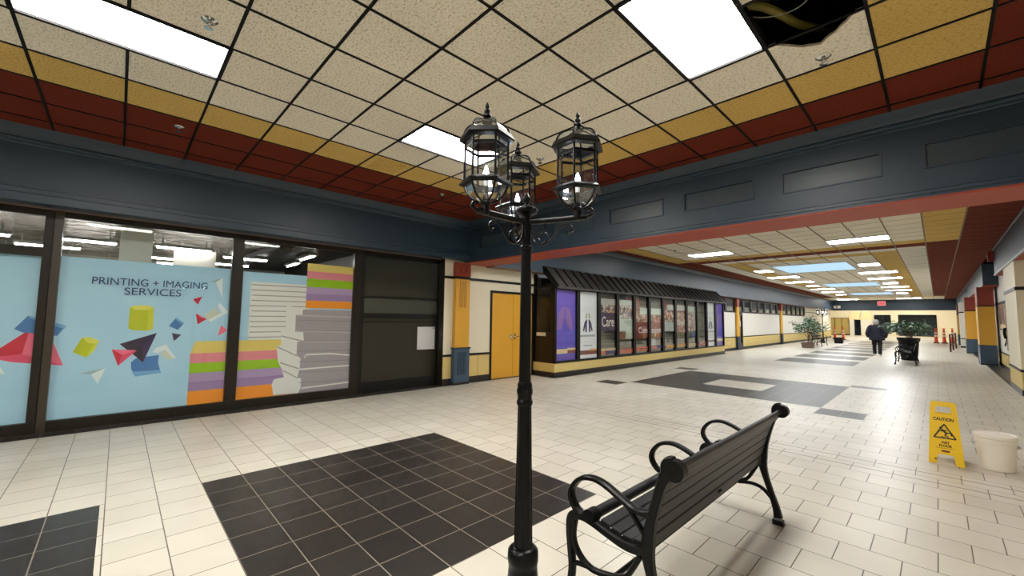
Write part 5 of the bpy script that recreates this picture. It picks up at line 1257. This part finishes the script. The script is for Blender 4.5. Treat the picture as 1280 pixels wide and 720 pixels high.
E_ = [(0, 1), (1, 2), (2, 3), (3, 4), (4, 5), (5, 6), (0, 7), (7, 8), (8, 9), (9, 10), (0, 11), (11, 12), (12, 13), (13, 14), (3, 15), (15, 16), (16, 17), (17, 18), (3, 19), (19, 20), (20, 21), (21, 22)]
# fingers and thumbs
for (w_, sx) in ((18, -1), (22, 1)):
    wx, wy, wz = V[w_][0]
    for k in range(4):
        i = len(V); fy = wy+(k-1.5)*.02
        V += [((wx, fy, wz-.04), .010), ((wx-sx*.006, fy+.004, wz-.075), .009), ((wx-sx*.014, fy+.004, wz-.1+.008*abs(k-1.5)), .008)]
        E_ += [(w_, i), (i, i+1), (i+1, i+2)]
    i = len(V); V += [((wx-sx*.012, wy+.042, wz-.015), .010), ((wx-sx*.018, wy+.052, wz-.05), .008)]; E_ += [(w_, i), (i, i+1)]
skin('body', V, E_, per, 'skin_tone', 1)
b = MB().use('skin_tone')
b.lathe([(.01, 1.37), (.045, 1.385), (.068, 1.43), (.078, 1.49), (.08, 1.54), (.07, 1.59), (.04, 1.622), (.01, 1.632)], (PX, PY+.03, 0), 16, sy=1.12)
for s in (-1, 1): b.lathe([(.004, 1.475), (.02, 1.485), (.022, 1.51), (.012, 1.53)], (PX+s*.08, PY+.03, 0), 8, sx=.5)
b.prism([(PX-.014, PY+.112, 1.49), (PX+.014, PY+.112, 1.49), (PX, PY+.115, 1.535)], (0, .02, -.004)); b.build('head', per, smooth=True)
b = MB().use('hair_grey'); b.lathe([(.07, 1.405), (.09, 1.43), (.099, 1.48), (.1, 1.54), (.09, 1.6), (.06, 1.638), (.01, 1.652)], (PX, PY+.012, 0), 18, sy=1.08); b.build('hair', per, smooth=True)
b = MB().use('jacket_navy'); b.lathe([(.275, .7), (.28, .72), (.268, .85), (.25, 1.0), (.245, 1.15), (.24, 1.27), (.2, 1.36), (.12, 1.405), (.085, 1.425), (.08, 1.44)], (PX, PY, 0), 24, sy=.68); b.build('jacket', per, smooth=True)
for s, fw in ((-1, .06), (1, .03)):
    b = MB().use('jacket_navy'); b.tube([(PX+s*.14, PY, 1.36), (PX+s*.22, PY-.01, 1.3), (PX+s*.3, PY-.04, 1.1), (PX+s*.325, PY-.02, .98), (PX+s*.29, PY+fw, .84)], [.075, .085, .078, .07, .06], 12, 4); b.build('sleeve', per, smooth=True)
for s, k in ((-1, (.06, .1)), (1, (-.02, -.13))):
    b = MB().use('trousers'); b.tube([(PX+s*.08, PY, .84), (PX+s*.095, PY+k[0]*.6, .62), (PX+s*.1, PY+k[0], .46), (PX+s*.1, PY+k[1]*.9, .2), (PX+s*.1, PY+k[1], .07)], [.105, .09, .075, .066, .064], 12, 4); b.build('trouser_leg', per, smooth=True)
    b = MB().use('shoe'); b.lathe([(.045, 0), (.05, .01), (.048, .05), (.035, .085), (.02, .095)], (PX+s*.1, PY+k[1]+.05, 0), 14, sy=2.5); b.build('shoe', per, smooth=True)
